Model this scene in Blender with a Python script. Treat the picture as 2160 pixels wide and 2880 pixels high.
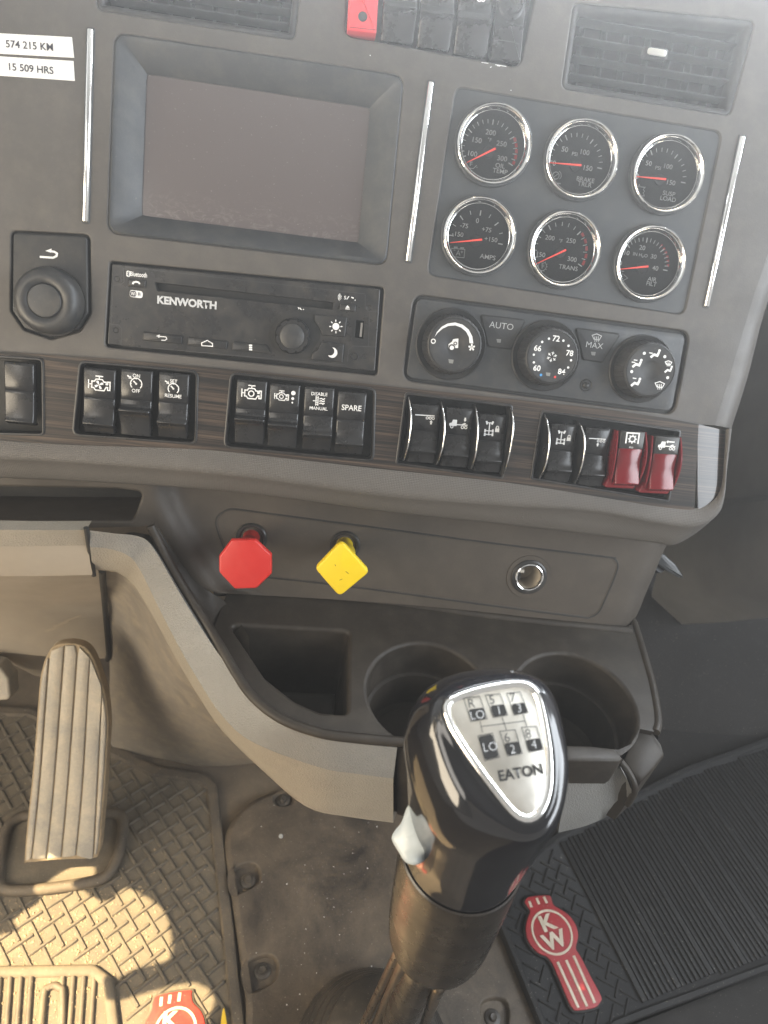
import bpy, bmesh, math, random
from mathutils import Vector, Matrix
random.seed(7)
rad = math.radians
scene = bpy.context.scene
for o in list(bpy.data.objects):
    bpy.data.objects.remove(o)

# ------------------------------------------------------------------ camera
# The photograph is 2160 x 2880; points are measured in those pixels and put on
# the real planes of the cab (dash face, knob panel, tray, floor).
FPX, CX, CY = 2050.0, 1080.0, 1440.0
TILT = rad(26.0)                       # the dash face leans back by this much
CAM_Z = 0.88                           # metres above the cab floor
Dn = Vector((-0.123, 0.964, 0.234)).normalized()      # dash "down" seen by the camera (x right, y down, z ahead)
Ur = Vector((0.9895, 0.100, 0.1045))
Ur = (Ur - Dn * Ur.dot(Dn)).normalized()
Nn = -(Ur.cross(Dn)).normalized()                     # out of the dash towards the viewer
Dw = Vector((0, -math.sin(TILT), -math.cos(TILT)))
Nw = Vector((0, -math.cos(TILT), math.sin(TILT)))
Xw = Vector((1, 0, 0))
def c2w(v):
    return Xw * v.dot(Ur) + Dw * v.dot(Dn) + Nw * v.dot(Nn)
CAM = Vector((0, 0, CAM_Z))
cx_, cy_, cz_ = c2w(Vector((1, 0, 0))), c2w(Vector((0, -1, 0))), c2w(Vector((0, 0, -1)))
camd = bpy.data.cameras.new('camera')
camo = bpy.data.objects.new('camera', camd)
scene.collection.objects.link(camo)
camo.matrix_world = Matrix(((cx_.x, cy_.x, cz_.x, CAM.x), (cx_.y, cy_.y, cz_.y, CAM.y), (cx_.z, cy_.z, cz_.z, CAM.z), (0, 0, 0, 1)))
camd.sensor_fit = 'VERTICAL'
camd.sensor_height = 36.0
camd.sensor_width = 27.0
camd.lens = 36.0 * FPX / 2880.0
camd.clip_start = 0.02
camd.clip_end = 60
camd.dof.use_dof = True
camd.dof.focus_distance = 0.53
camd.dof.aperture_fstop = 10.0
scene.camera = camo

# ------------------------------------------------------------------ light
scene.render.engine = 'CYCLES'
scene.cycles.use_denoising = True
scene.cycles.max_bounces = 8
scene.cycles.transparent_max_bounces = 12
scene.cycles.caustics_reflective = False
scene.cycles.caustics_refractive = False
scene.cycles.sample_clamp_indirect = 6.0
scene.view_settings.view_transform = 'Standard'
scene.view_settings.look = 'None'
scene.view_settings.exposure = 0.64
VEIL_D, VEIL_G = 0.125, 0.78
scene.view_settings.gamma = 1.0
world = bpy.data.worlds.new('World')
scene.world = world
world.use_nodes = True
bg = world.node_tree.nodes['Background']
bg.inputs['Color'].default_value = (0.92, 0.90, 0.88, 1)
bg.inputs['Strength'].default_value = 0.36

def area(name, loc, target, sx, sy, power, col):
    d = bpy.data.lights.new(name, 'AREA')
    d.shape = 'RECTANGLE'; d.size = sx; d.size_y = sy; d.energy = power; d.color = col
    o = bpy.data.objects.new(name, d)
    scene.collection.objects.link(o)
    o.location = loc
    o.rotation_euler = (Vector(target) - Vector(loc)).to_track_quat('-Z', 'Y').to_euler()
    return o
# daylight through the cab's glass: windscreen ahead and above, the two door windows
area('windscreen_daylight', (0.40, 0.98, 1.20), (0.1, 0.05, 0.80), 1.8, 0.5, 76.0, (0.88, 0.94, 1.0))
area('passenger_window_daylight', (1.15, -0.12, 1.06), (0.0, 0.30, 0.60), 1.0, 0.62, 15.0, (0.88, 0.94, 1.0))
area('low_warm_fill', (-0.92, -0.20, 0.56), (0.0, 0.50, 0.36), 0.8, 0.6, 12.0, (1.0, 0.85, 0.64))  # added low warm fill, standing in for light bounced off the sunlit floor
area('driver_window_daylight', (-0.85, -0.55, 1.35), (0.1, 0.4, 0.60), 0.8, 0.45, 4.0, (1.0, 0.93, 0.84))
SUN_DIR = Vector((0.60, 0.20, -0.775)).normalized()        # the way the sunlight travels
sd = bpy.data.lights.new('sun', 'SUN')
sd.energy = 26.0; sd.angle = rad(0.2); sd.color = (1.0, 0.77, 0.44)
so = bpy.data.objects.new('sun', sd)
scene.collection.objects.link(so)
so.rotation_euler = SUN_DIR.to_track_quat('-Z', 'Y').to_euler()
so.location = (-2, -1, 4)

# ------------------------------------------------------------------ pixel -> plane
def ray(px, py):
    return c2w(Vector(((px - CX) / FPX, (py - CY) / FPX, 1.0)))
ZOOM = {'1': (0, 0, 1.508), '2': (1060, 0, 1.508), '3': (0, 620, 1.508), '4': (1060, 700, 1.508), '5': (0, 1300, 1.508),
        '6': (1060, 1380, 1.508), '7': (0, 2000, 1.508), '8': (1060, 1880, 1.508), 'A': (280, 720, 2.048), 'B': (1130, 820, 1.999),
        'C': (200, 1000, 1.885), 'D': (1080, 1080, 1.693), 'G': (1220, 270, 3.016), 'H': (1620, 320, 3.072), 'K': (1080, 1850, 2.860),
        'T': (560, 1680, 1.185), 'P': (0, 1430, 2.370), 'S': (900, 2300, 2.074), 'R': (1650, 850, 2.457), 'U': (900, 0, 2.765),
        'V': (550, 2150, 2.552), 'W': (0, 2300, 2.370)}
def z(k, x, y):
    a, b, s = ZOOM[k]
    return (a + x / s, b + y / s)
def zs(k, pts):
    return [z(k, *p) for p in pts]

class Frame:
    def __init__(self, o, x, y, n):
        self.o, self.x, self.y, self.n = Vector(o), Vector(x), Vector(y), Vector(n)
        self.w = self.h = 0
    @property
    def M(self):
        x, y, n, o = self.x, self.y, self.n, self.o
        return Matrix(((x.x, y.x, n.x, o.x), (x.y, y.y, n.y, o.y), (x.z, y.z, n.z, o.z), (0, 0, 0, 1)))
    def hit(self, px, py, h=0.0):
        d = ray(px, py)
        t = (self.o + self.n * h - CAM).dot(self.n) / d.dot(self.n)
        v = CAM + d * t - self.o
        return Vector((v.dot(self.x), v.dot(self.y), h))
    def h2(self, p, h=0.0):
        v = self.hit(p[0], p[1], h)
        return (v.x, v.y)
    def hl(self, pts, h=0.0):
        return [self.h2(p, h) for p in pts]
    def pt(self, x, y, h=0.0):
        return self.o + self.x * x + self.y * y + self.n * h
    def loc(self, w):
        v = Vector(w) - self.o
        return Vector((v.dot(self.x), v.dot(self.y), v.dot(self.n)))
    def sub(self, x, y, ang=0.0, h=0.0):
        c, s = math.cos(ang), math.sin(ang)
        return Frame(self.pt(x, y, h), self.x * c + self.y * s, self.y * c - self.x * s, self.n)
    def fit(self, q, h=0.0):
        """q: pixel corners TL, TR, BR, BL of a rectangle on this plane -> its own frame, with w and h"""
        p = [Vector(self.h2(c, h)) for c in q]
        c = (p[0] + p[1] + p[2] + p[3]) / 4
        u = (p[1] - p[0] + p[2] - p[3]) / 2
        v = (p[0] - p[3] + p[1] - p[2]) / 2
        a = (math.atan2(u.y, u.x) + math.atan2(-v.x, v.y)) / 2
        f = self.sub(c.x, c.y, a, h)
        f.w, f.h = u.length, v.length
        return f
    def at(self, px, py, ang=0.0, h=0.0):
        v = self.hit(px, py, h)
        return self.sub(v.x, v.y, ang, h)

def wz(px, py, zz):
    d = ray(px, py)
    return CAM + d * ((zz - CAM.z) / d.z)
def wd(px, py, depth):
    return CAM + ray(px, py) * depth
DASH = Frame(CAM + ray(1080, 900) * 0.51, Xw, -Dw, Nw)
ROLL = rad(-1.5)                       # items on the right half sit a little turned in the dash face

# ------------------------------------------------------------------ mesh helpers
def ccw(p):
    p = [tuple(q[:2]) for q in p]
    a = sum(p[i][0] * p[(i + 1) % len(p)][1] - p[(i + 1) % len(p)][0] * p[i][1] for i in range(len(p)))
    return p if a > 0 else p[::-1]
def rnd(pts, r, n=6):
    out, m = [], len(pts)
    for i in range(m):
        a, b, c = Vector(pts[i - 1]), Vector(pts[i]), Vector(pts[(i + 1) % m])
        rr = r[i] if isinstance(r, (list, tuple)) else r
        u, v = a - b, c - b
        if rr <= 0 or u.length < 1e-9 or v.length < 1e-9:
            out.append(tuple(b)); continue
        ang = u.angle(v)
        t = min(rr / max(math.tan(ang / 2), 1e-3), .46 * u.length, .46 * v.length)
        p, q = b + u.normalized() * t, b + v.normalized() * t
        for k in range(n + 1):
            s = k / n
            out.append(tuple(p * (1 - s) ** 2 + b * 2 * s * (1 - s) * .94 + (p + q) * s * (1 - s) * .06 + q * s * s))
    return out
def smooth_poly(pts, n=6):
    """closed Catmull-Rom through pts"""
    out, m = [], len(pts)
    for i in range(m):
        p0, p1, p2, p3 = [Vector(pts[(i + k - 1) % m]) for k in range(4)]
        for k in range(n):
            t = k / n
            out.append(tuple(.5 * ((2 * p1) + (p2 - p0) * t + (2 * p0 - 5 * p1 + 4 * p2 - p3) * t * t + (3 * p1 - p0 - 3 * p2 + p3) * t ** 3)))
    return out
def smooth_line(pts, n=6):
    out, m = [], len(pts)
    for i in range(m - 1):
        p1, p2 = Vector(pts[i]), Vector(pts[i + 1])
        p0 = Vector(pts[i - 1]) if i else p1 * 2 - p2
        p3 = Vector(pts[i + 2]) if i + 2 < m else p2 * 2 - p1
        for k in range(n):
            t = k / n
            out.append(tuple(.5 * ((2 * p1) + (p2 - p0) * t + (2 * p0 - 5 * p1 + 4 * p2 - p3) * t * t + (3 * p1 - p0 - 3 * p2 + p3) * t ** 3)))
    out.append(tuple(pts[-1]))
    return out
def inset(p, d):
    if abs(d) < 1e-9:
        return list(p)
    out, m = [], len(p)
    for i in range(m):
        a, b, c = Vector(p[i - 1]), Vector(p[i]), Vector(p[(i + 1) % m])
        e1, e2 = (b - a), (c - b)
        e1 = e1.normalized() if e1.length > 1e-12 else e2.normalized()
        e2 = e2.normalized() if e2.length > 1e-12 else e1
        n1, n2 = Vector((-e1.y, e1.x)), Vector((-e2.y, e2.x))
        s = n1 + n2
        s = s.normalized() if s.length > 1e-6 else n1
        k = max(s.dot(n1), .4)
        out.append(tuple(b + s * (d / k)))
    return out
def rrect(w, h, r, cx=0, cy=0, n=5):
    return rnd([(cx - w / 2, cy - h / 2), (cx + w / 2, cy - h / 2), (cx + w / 2, cy + h / 2), (cx - w / 2, cy + h / 2)], r, n)
def circ(cx, cy, r, n=40, a0=0):
    return [(cx + r * math.cos(a0 + 2 * math.pi * k / n), cy + r * math.sin(a0 + 2 * math.pi * k / n)) for k in range(n)]
def arc(cx, cy, r, d0, d1, n=16):
    return [(cx + r * math.cos(rad(d0 + (d1 - d0) * k / n)), cy + r * math.sin(rad(d0 + (d1 - d0) * k / n))) for k in range(n + 1)]

COL = scene.collection
class MB:
    def __init__(self):
        self.v, self.f = [], []
    def add(self, vs, fs):
        b = len(self.v)
        self.v += [tuple(p) if len(p) == 3 else (p[0], p[1], 0) for p in vs]
        self.f += [tuple(b + i for i in f) for f in fs]
        return self
    def loops(self, rings, close=True, cap0=False, cap1=False):
        """rings: lists of 3D points, all the same length"""
        n = len(rings[0]); vs = [p for r in rings for p in r]; fs = []
        for k in range(len(rings) - 1):
            for i in range(n if close else n - 1):
                j = (i + 1) % n
                fs.append((k * n + i, k * n + j, (k + 1) * n + j, (k + 1) * n + i))
        if cap0: fs.append(tuple(range(n))[::-1])
        if cap1: fs.append(tuple((len(rings) - 1) * n + i for i in range(n)))
        return self.add(vs, fs)
    def slab(self, poly, z0, z1, r=0.0, seg=3, bottom=False):
        p = ccw(poly)
        R = [[(a, b, z0) for a, b in p], [(a, b, z1 - r) for a, b in p]]
        if r > 0:
            for k in range(1, seg + 1):
                t = k / seg * math.pi / 2
                q = inset(p, r * (1 - math.cos(t)))
                R.append([(a, b, z1 - r + r * math.sin(t)) for a, b in q])
        return self.loops(R, True, bottom, True)
    def pit(self, poly, z0, depth, r=0.0, taper=0.0, seg=3, floor=True):
        p = ccw(poly); R = []
        if r > 0:
            for k in range(seg + 1):
                t = k / seg * math.pi / 2
                q = inset(p, -r * (1 - math.sin(t)))
                R.append([(a, b, z0 - r * (1 - math.cos(t))) for a, b in q])
        else:
            R.append([(a, b, z0) for a, b in p])
        q = inset(p, taper)
        R.append([(a, b, z0 - depth) for a, b in q])
        return self.loops(R, True, False, floor)
    def sheet(self, outer, holes, zz):
        bm = bmesh.new(); es = []
        for lp in [ccw(outer)] + [ccw(h) for h in holes]:
            vs = [bm.verts.new((a, b, 0)) for a, b in lp]
            for i in range(len(vs)):
                es.append(bm.edges.new((vs[i], vs[(i + 1) % len(vs)])))
        bmesh.ops.triangle_fill(bm, use_beauty=True, use_dissolve=False, edges=es, normal=(0, 0, 1))
        bm.verts.index_update()
        vs = [(v.co.x, v.co.y, zz) for v in bm.verts]; fs = []
        for f in bm.faces:
            ids = [v.index for v in f.verts]
            if f.normal.z < 0: ids = ids[::-1]
            fs.append(tuple(ids))
        bm.free()
        return self.add(vs, fs)
    def plate(self, outer, holes, z0, z1, r):
        """a slab with through holes"""
        p = ccw(outer); R = []
        for k in range(4):
            t = k / 3 * math.pi / 2
            R.append([(a, b, z1 - r + r * math.sin(t)) for a, b in inset(p, r * (1 - math.cos(t)))])
        self.loops([[(a, b, z0) for a, b in p]] + R, True)
        return self.sheet(inset(p, r), holes, z1)
    def lathe(self, prof, cx=0, cy=0, seg=48, cap0=False, cap1=True):
        R = [[(cx + r * math.cos(2 * math.pi * i / seg), cy + r * math.sin(2 * math.pi * i / seg), zz) for i in range(seg)] for r, zz in prof]
        return self.loops(R, True, cap0, cap1)
    def tube(self, path, r, seg=8, closed=False, cap=True):
        P = [Vector(p) for p in path]; R = []; m = len(P); up = None
        for i in range(m):
            a = P[i - 1] if (i or closed) else P[0]
            b = P[(i + 1) % m] if (i < m - 1 or closed) else P[-1]
            t = (b - a).normalized()
            if up is None:
                up = t.orthogonal().normalized()
            up = (up - t * up.dot(t)).normalized()
            s = t.cross(up); rr = r[i] if isinstance(r, (list, tuple)) else r
            R.append([tuple(P[i] + (up * math.cos(2 * math.pi * k / seg) + s * math.sin(2 * math.pi * k / seg)) * rr) for k in range(seg)])
        if closed: R.append(R[0])
        return self.loops(R, True, cap and not closed, cap and not closed)
    def stroke(self, pts, w, zz=0.0, closed=False):
        P = [Vector(p[:2]) for p in pts]; m = len(P); L, Rr = [], []
        for i in range(m):
            a = P[i - 1] if (i or closed) else None
            b = P[(i + 1) % m] if (i < m - 1 or closed) else None
            e1 = (P[i] - a).normalized() if a is not None else (b - P[i]).normalized()
            e2 = (b - P[i]).normalized() if b is not None else e1
            n1, n2 = Vector((-e1.y, e1.x)), Vector((-e2.y, e2.x))
            s = n1 + n2; s = s.normalized() if s.length > 1e-4 else n1
            k = w / 2 / max(s.dot(n1), .5)
            L.append((*(P[i] + s * k), zz)); Rr.append((*(P[i] - s * k), zz))
        fs = [(i, m + i, m + (i + 1) % m, (i + 1) % m) for i in range(m if closed else m - 1)]
        return self.add(L + Rr, fs)
    def fill(self, pts, zz=0.0):
        p = ccw(pts)
        return self.add([(a, b, zz) for a, b in p], [tuple(range(len(p)))])
    def disc(self, cx, cy, r, zz=0.0, n=20):
        return self.fill(circ(cx, cy, r, n), zz)
    def ring(self, cx, cy, r0, r1, zz=0.0, n=28):
        return self.stroke(circ(cx, cy, (r0 + r1) / 2, n), abs(r1 - r0), zz, True)
    def box(self, x0, x1, y0, y1, z0, z1):
        return self.slab([(x0, y0), (x1, y0), (x1, y1), (x0, y1)], z0, z1, 0, 1, True)
    def grid(self, rows):
        return self.loops(rows, False)
    def mesh(self, name, ang=38):
        me = bpy.data.meshes.new(name)
        me.from_pydata(self.v, [], self.f)
        me.update()
        me.shade_smooth()
        me.set_sharp_from_angle(angle=rad(ang))
        return me
    def build(self, name, mat, parent=None, ang=38, flip=False):
        me = self.mesh(name, ang)
        if flip: me.flip_normals()
        me.materials.append(mat)
        o = bpy.data.objects.new(name, me)
        COL.objects.link(o)
        o.parent = parent
        return o

def tag(o, label, cat=None, group=None, kind=None):
    o['label'] = label
    if cat: o['category'] = cat
    if group: o['group'] = group
    if kind: o['kind'] = kind
    return o
def thing(name, label, cat, frame=None, group=None, kind=None):
    o = bpy.data.objects.new(name, None)
    o.empty_display_size = 0.01
    COL.objects.link(o)
    if frame is not None: o.matrix_world = frame.M
    return tag(o, label, cat, group, kind)
def text(parent, s, x, y, cap, mat, zz, ang=0.0, bold=0.0, sx=1.0, name='lettering', shear=0.0):
    cu = bpy.data.curves.new('t', 'FONT')
    cu.body = s; cu.size = cap / 0.727; cu.align_x = 'CENTER'; cu.align_y = 'CENTER'
    cu.offset = bold * cap; cu.resolution_u = 3; cu.shear = shear; cu.space_line = .82
    to = bpy.data.objects.new('t', cu)
    COL.objects.link(to)
    me = bpy.data.meshes.new_from_object(to.evaluated_get(bpy.context.evaluated_depsgraph_get()))
    bpy.data.objects.remove(to); bpy.data.curves.remove(cu)
    ys = [v.co.y for v in me.vertices]; xs = [v.co.x for v in me.vertices]
    my, mx = (min(ys) + max(ys)) / 2, (min(xs) + max(xs)) / 2
    c, sn = math.cos(ang), math.sin(ang)
    for v in me.vertices:
        a, b = (v.co.x - mx) * sx, v.co.y - my
        v.co = (x + a * c - b * sn, y + a * sn + b * c, zz)
    me.materials.clear(); me.materials.append(mat)
    me.name = name
    o = bpy.data.objects.new(name, me)
    COL.objects.link(o); o.parent = parent
    return o
# ------------------------------------------------------------------ materials
class NT:
    def __init__(self, name):
        self.m = bpy.data.materials.new(name); self.m.use_nodes = True
        self.t = self.m.node_tree; self.b = self.t.nodes['Principled BSDF']
        self.out = self.t.nodes['Material Output']; self._c = None
    def n(self, kind, **kw):
        nd = self.t.nodes.new(kind)
        for k, v in kw.items():
            if k in nd.inputs: nd.inputs[k].default_value = v
            else: setattr(nd, k, v)
        return nd
    def co(self, sc=(1, 1, 1), rot=(0, 0, 0)):
        c = self.n('ShaderNodeTexCoord'); mp = self.n('ShaderNodeMapping')
        mp.inputs['Scale'].default_value = sc; mp.inputs['Rotation'].default_value = rot
        self.l(c.outputs['Object'], mp.inputs['Vector'])
        return mp.outputs[0]
    def l(self, a, b): self.t.links.new(a, b)
    def noise(self, vec, scale, detail=4, rough=.55, dist=0):
        nd = self.n('ShaderNodeTexNoise'); nd.inputs['Scale'].default_value = scale
        nd.inputs['Detail'].default_value = detail; nd.inputs['Roughness'].default_value = rough; nd.inputs['Distortion'].default_value = dist
        self.l(vec, nd.inputs['Vector'])
        return nd.outputs['Fac']
    def ramp(self, fac, stops):
        r = self.n('ShaderNodeValToRGB'); e = r.color_ramp.elements
        while len(e) < len(stops): e.new(.5)
        for i, (p, c) in enumerate(stops):
            e[i].position = p; e[i].color = (*c, 1) if len(c) == 3 else c
        self.l(fac, r.inputs[0])
        return r.outputs[0]
    def mix(self, fac, a, b):
        x = self.n('ShaderNodeMix', data_type='RGBA')
        for s, v in ((x.inputs[0], fac), (x.inputs[6], a), (x.inputs[7], b)):
            if isinstance(v, (int, float)): s.default_value = v
            elif isinstance(v, tuple): s.default_value = (*v, 1)
            else: self.l(v, s)
        return x.outputs[2]
    def math(self, op, a, b=0.0):
        x = self.n('ShaderNodeMath', operation=op)
        for s, v in ((x.inputs[0], a), (x.inputs[1], b)):
            if isinstance(v, (int, float)): s.default_value = v
            else: self.l(v, s)
        return x.outputs[0]
    def bump(self, h, strength, dist):
        b = self.n('ShaderNodeBump'); b.inputs['Strength'].default_value = strength; b.inputs['Distance'].default_value = dist
        self.l(h, b.inputs['Height']); self.l(b.outputs[0], self.b.inputs['Normal'])
    def set(self, **kw):
        for k, v in kw.items():
            s = self.b.inputs[k.replace('_', ' ')]
            if isinstance(v, tuple) and len(v) == 3: v = (*v, 1)
            if hasattr(v, 'is_output'): self.l(v, s)
            else: s.default_value = v
        return self

def g3(v): return (v, v, v)
def plastic(name, col, rough=.5, grain=1400, bs=.35, bd=.00015, dust=0.0, dustcol=(.30, .26, .20), var=.12, spec=.5, coat=0.0):
    """moulded plastic: fine grain, slight wear in gloss, a film of dust"""
    t = NT(name); v = t.co()
    big = t.noise(v, 14, 5, .6)
    dark = tuple(c * (1 - var) for c in col); lite = tuple(min(1, c * (1 + var)) for c in col)
    c = t.ramp(big, [(.3, dark), (.7, lite)])
    if dust > 0:
        d = t.noise(v, 60, 7, .7); sp = t.noise(v, 620, 2, .5)
        f = t.math('MULTIPLY', t.ramp(d, [(.45, g3(0)), (.75, g3(1))]), dust)
        f2 = t.math('MULTIPLY', t.ramp(sp, [(.735, g3(0)), (.76, g3(1))]), min(1, dust * 2.0))
        c = t.mix(t.math('MAXIMUM', f, f2), c, dustcol)
    t.set(Base_Color=c, Specular_IOR_Level=spec)
    r = t.noise(v, 35, 6, .65)
    t.set(Roughness=t.ramp(r, [(.3, g3(max(.04, rough - .09))), (.7, g3(min(1, rough + .09)))]))
    if bs > 0:
        t.bump(t.noise(v, grain * .55, 2, .5), bs * .7, bd)
    if coat > 0: t.set(Coat_Weight=coat, Coat_Roughness=.08)
    return t.m
def metal(name, col, rough, var=.05):
    t = NT(name); v = t.co()
    t.set(Base_Color=col, Metallic=1.0, Roughness=t.ramp(t.noise(v, 90, 5, .6), [(.3, g3(max(.02, rough - var))), (.7, g3(rough + var))]))
    return t.m

M = {}
M['dash'] = plastic('dash_plastic', (.068, .062, .056), .50, 1500, .5, .0002, .10)
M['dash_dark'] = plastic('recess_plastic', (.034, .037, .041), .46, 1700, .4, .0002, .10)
M['panel'] = plastic('lower_panel_plastic', (.054, .045, .036), .56, 1500, .45, .0002, .05, spec=.35)
M['tray'] = plastic('tray_plastic', (.026, .021, .0165), .52, 1500, .4, .0002, .07, spec=.3)
M['black'] = plastic('black_satin_plastic', (.014, .014, .015), .34, 1600, .15, .0001, .12)
M['black_matt'] = plastic('black_matt_plastic', (.018, .018, .019), .55, 1500, .3, .0002, .08)
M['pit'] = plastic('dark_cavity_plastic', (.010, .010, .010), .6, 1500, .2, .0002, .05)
M['rocker'] = plastic('rocker_black_plastic', (.013, .013, .014), .26, 1800, 0, .0001, .03)
M['radio'] = plastic('radio_faceplate', (.016, .016, .017), .30, 1800, .08, .0001, .12)
M['knob'] = plastic('rubber_knob', (.022, .023, .025), .42, 1800, .2, .0001, .14)
M['gaugepanel'] = plastic('gauge_panel_plastic', (.042, .046, .050), .42, 1700, .35, .00015, .06)
M['dial'] = plastic('gauge_dial', (.022, .023, .024), .6, 1500, .1, .0001, .05)
M['hub'] = plastic('needle_hub_cap', (.055, .055, .056), .45, 1500, .1, .0001)
M['white'] = plastic('white_print', (.70, .70, .69), .55, 1500, 0, .0001, .0, var=.05)
M['dimwhite'] = plastic('worn_white_print', (.42, .42, .41), .55, 1500, 0, .0001, .0, var=.05)
M['grey_print'] = plastic('silver_print', (.46, .47, .48), .4, 1500, 0, .0001, .0, var=.05)
M['lens'] = plastic('unlit_indicator', (.20, .20, .19), .35, 1500, 0, .0001)
M['redprint'] = plastic('red_zone_print', (.55, .035, .03), .5, 1500, 0, .0001)
M['needle'] = plastic('red_needle', (.75, .06, .04), .4, 1500, 0, .0001)
M['blueprint'] = plastic('blue_dot_print', (.05, .25, .55), .5, 1500, 0, .0001)
M['red_knob'] = plastic('red_valve_plastic', (.42, .016, .012), .34, 1500, .06, .0001, .05, (.6, .3, .25))
M['yellow_knob'] = plastic('yellow_valve_plastic', (.66, .47, .010), .36, 1500, .06, .0001, .05, (.4, .3, .1))
M['red_guard'] = plastic('red_guard_plastic', (.135, .004, .008), .22, 1500, .06, .0001, .12, (.35, .12, .12))
M['red_switch'] = plastic('red_switch_plastic', (.62, .035, .05), .38, 1500, .05, .0001, .06)
M['chrome'] = metal('chrome', (.90, .90, .89), .07, .03)
M['brass'] = metal('socket_metal', (.66, .62, .54), .42)
M['socket'] = plastic('socket_lining', (.42, .37, .30), .35, 900, .1, .0001, .2)
M['rod'] = metal('lever_rod_metal', (.30, .26, .22), .30)
M['steel'] = metal('dull_steel', (.42, .40, .38), .38)
M['silver'] = metal('satin_silver_plate', (.80, .77, .70), .34, .06)
M['grey_switch'] = plastic('pale_grey_selector', (.42, .46, .47), .30, 1500, .05, .0001, .05)
M['sleeve'] = plastic('lever_sleeve', (.020, .0165, .0135), .27, 1700, .25, .0002, .08)
M['label'] = plastic('label_tape', (.78, .78, .77), .45, 900, .05, .0001, var=.03)
M['ink'] = plastic('label_ink', (.03, .03, .045), .6, 900, 0, .0001)
M['door'] = plastic('door_trim_plastic', (.24, .238, .235), .5, 1300, .4, .0002, .05)
M['tan'] = plastic('knee_trim_plastic', (.28, .245, .20), .55, 1300, .3, .0002, .16, (.34, .28, .20))
M['kick'] = plastic('kick_panel_plastic', (.19, .17, .145), .46, 1300, .3, .0002, .5, (.40, .33, .23))
M['unseen_shell'] = plastic('unseen_shell_cloth', (.34, .33, .31), .9, 900, .2, .0005)
M['gate_black'] = plastic('gate_print', (.012, .012, .012), .5, 900, 0, .0001)
M['scuff'] = plastic('pale_scuff', (.34, .29, .225), .8, 700, .5, .0003)
M['tip_yellow'] = plastic('yellow_vinyl', (.75, .50, .03), .5, 1500, .1, .0001)

def leather(name, col, dust=.1):
    t = NT(name); v = t.co()
    big = t.noise(v, 16, 5, .6)
    c = t.ramp(big, [(.3, tuple(k * .88 for k in col)), (.7, tuple(k * 1.1 for k in col))])
    d = t.ramp(t.noise(v, 50, 7, .7), [(.5, g3(0)), (.8, g3(1))])
    c = t.mix(t.math('MULTIPLY', d, dust), c, (.36, .30, .22))
    t.set(Base_Color=c, Roughness=.5)
    vo = t.n('ShaderNodeTexVoronoi', feature='DISTANCE_TO_EDGE'); vo.inputs['Scale'].default_value = 480
    nz = t.n('ShaderNodeTexNoise'); nz.inputs['Scale'].default_value = 300
    mx = t.n('ShaderNodeVectorMath', operation='ADD'); sc = t.n('ShaderNodeVectorMath', operation='SCALE'); sc.inputs[3].default_value = .002
    t.l(v, nz.inputs['Vector']); t.l(nz.outputs['Color'], sc.inputs[0]); t.l(v, mx.inputs[0]); t.l(sc.outputs[0], mx.inputs[1]); t.l(mx.outputs[0], vo.inputs['Vector'])
    t.bump(t.ramp(vo.outputs['Distance'], [(0, g3(0)), (.35, g3(1))]), .5, .0005)
    return t.m
M['leather'] = leather('grey_grained_vinyl', (.185, .182, .172))
M['leather_tan'] = leather('knee_grained_vinyl', (.24, .215, .175), .2)

def weave(name, col):
    t = NT(name); v = t.co()
    a = t.n('ShaderNodeTexWave', wave_type='BANDS', bands_direction='X'); a.inputs['Scale'].default_value = 260
    b = t.n('ShaderNodeTexWave', wave_type='BANDS', bands_direction='Y'); b.inputs['Scale'].default_value = 260
    t.l(v, a.inputs['Vector']); t.l(v, b.inputs['Vector'])
    h = t.math('MULTIPLY', a.outputs['Fac'], b.outputs['Fac'])
    t.set(Base_Color=t.mix(t.noise(v, 20, 4), tuple(k * .85 for k in col), tuple(k * 1.12 for k in col)), Roughness=.6)
    t.bump(h, .7, .0004)
    return t.m
M['weave'] = weave('woven_texture_pad', (.092, .084, .075))

def wood():
    t = NT('dark_wood_grain_laminate'); v = t.co((1.1, 95, 1.1), (0, 0, .035))
    w = t.co((1, 1, 1))
    n1 = t.noise(v, 3.0, 7, .66, 2.4)
    v2 = t.co((5, 800, 5)); n2 = t.noise(v2, 2.2, 4, .6, .4)
    f = t.math('ADD', t.math('MULTIPLY', n1, .72), t.math('MULTIPLY', n2, .28))
    c = t.ramp(f, [(.41, (.002, .0014, .001)), (.46, (.009, .006, .0043)), (.52, (.030, .020, .014)), (.59, (.072, .049, .034))])
    t.set(Base_Color=c, Roughness=.42, Specular_IOR_Level=.3, Coat_Weight=.7, Coat_Roughness=.05)
    t.bump(f, .05, .0002)
    return t.m
M['wood'] = wood()

def glass(name, tint=1.0, gl=.05):
    t = NT(name)
    t.t.nodes.remove(t.b)
    tr = t.n('ShaderNodeBsdfTransparent'); tr.inputs[0].default_value = (tint, tint, tint, 1)
    gs = t.n('ShaderNodeBsdfGlossy'); gs.inputs['Roughness'].default_value = .06
    fr = t.n('ShaderNodeFresnel'); fr.inputs[0].default_value = 1.45
    mx = t.n('ShaderNodeMixShader')
    t.l(fr.outputs[0], mx.inputs[0]); t.l(tr.outputs[0], mx.inputs[1]); t.l(gs.outputs[0], mx.inputs[2]); t.l(mx.outputs[0], t.out.inputs[0])
    return t.m
M['glass'] = glass('gauge_glass', .93)

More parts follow.
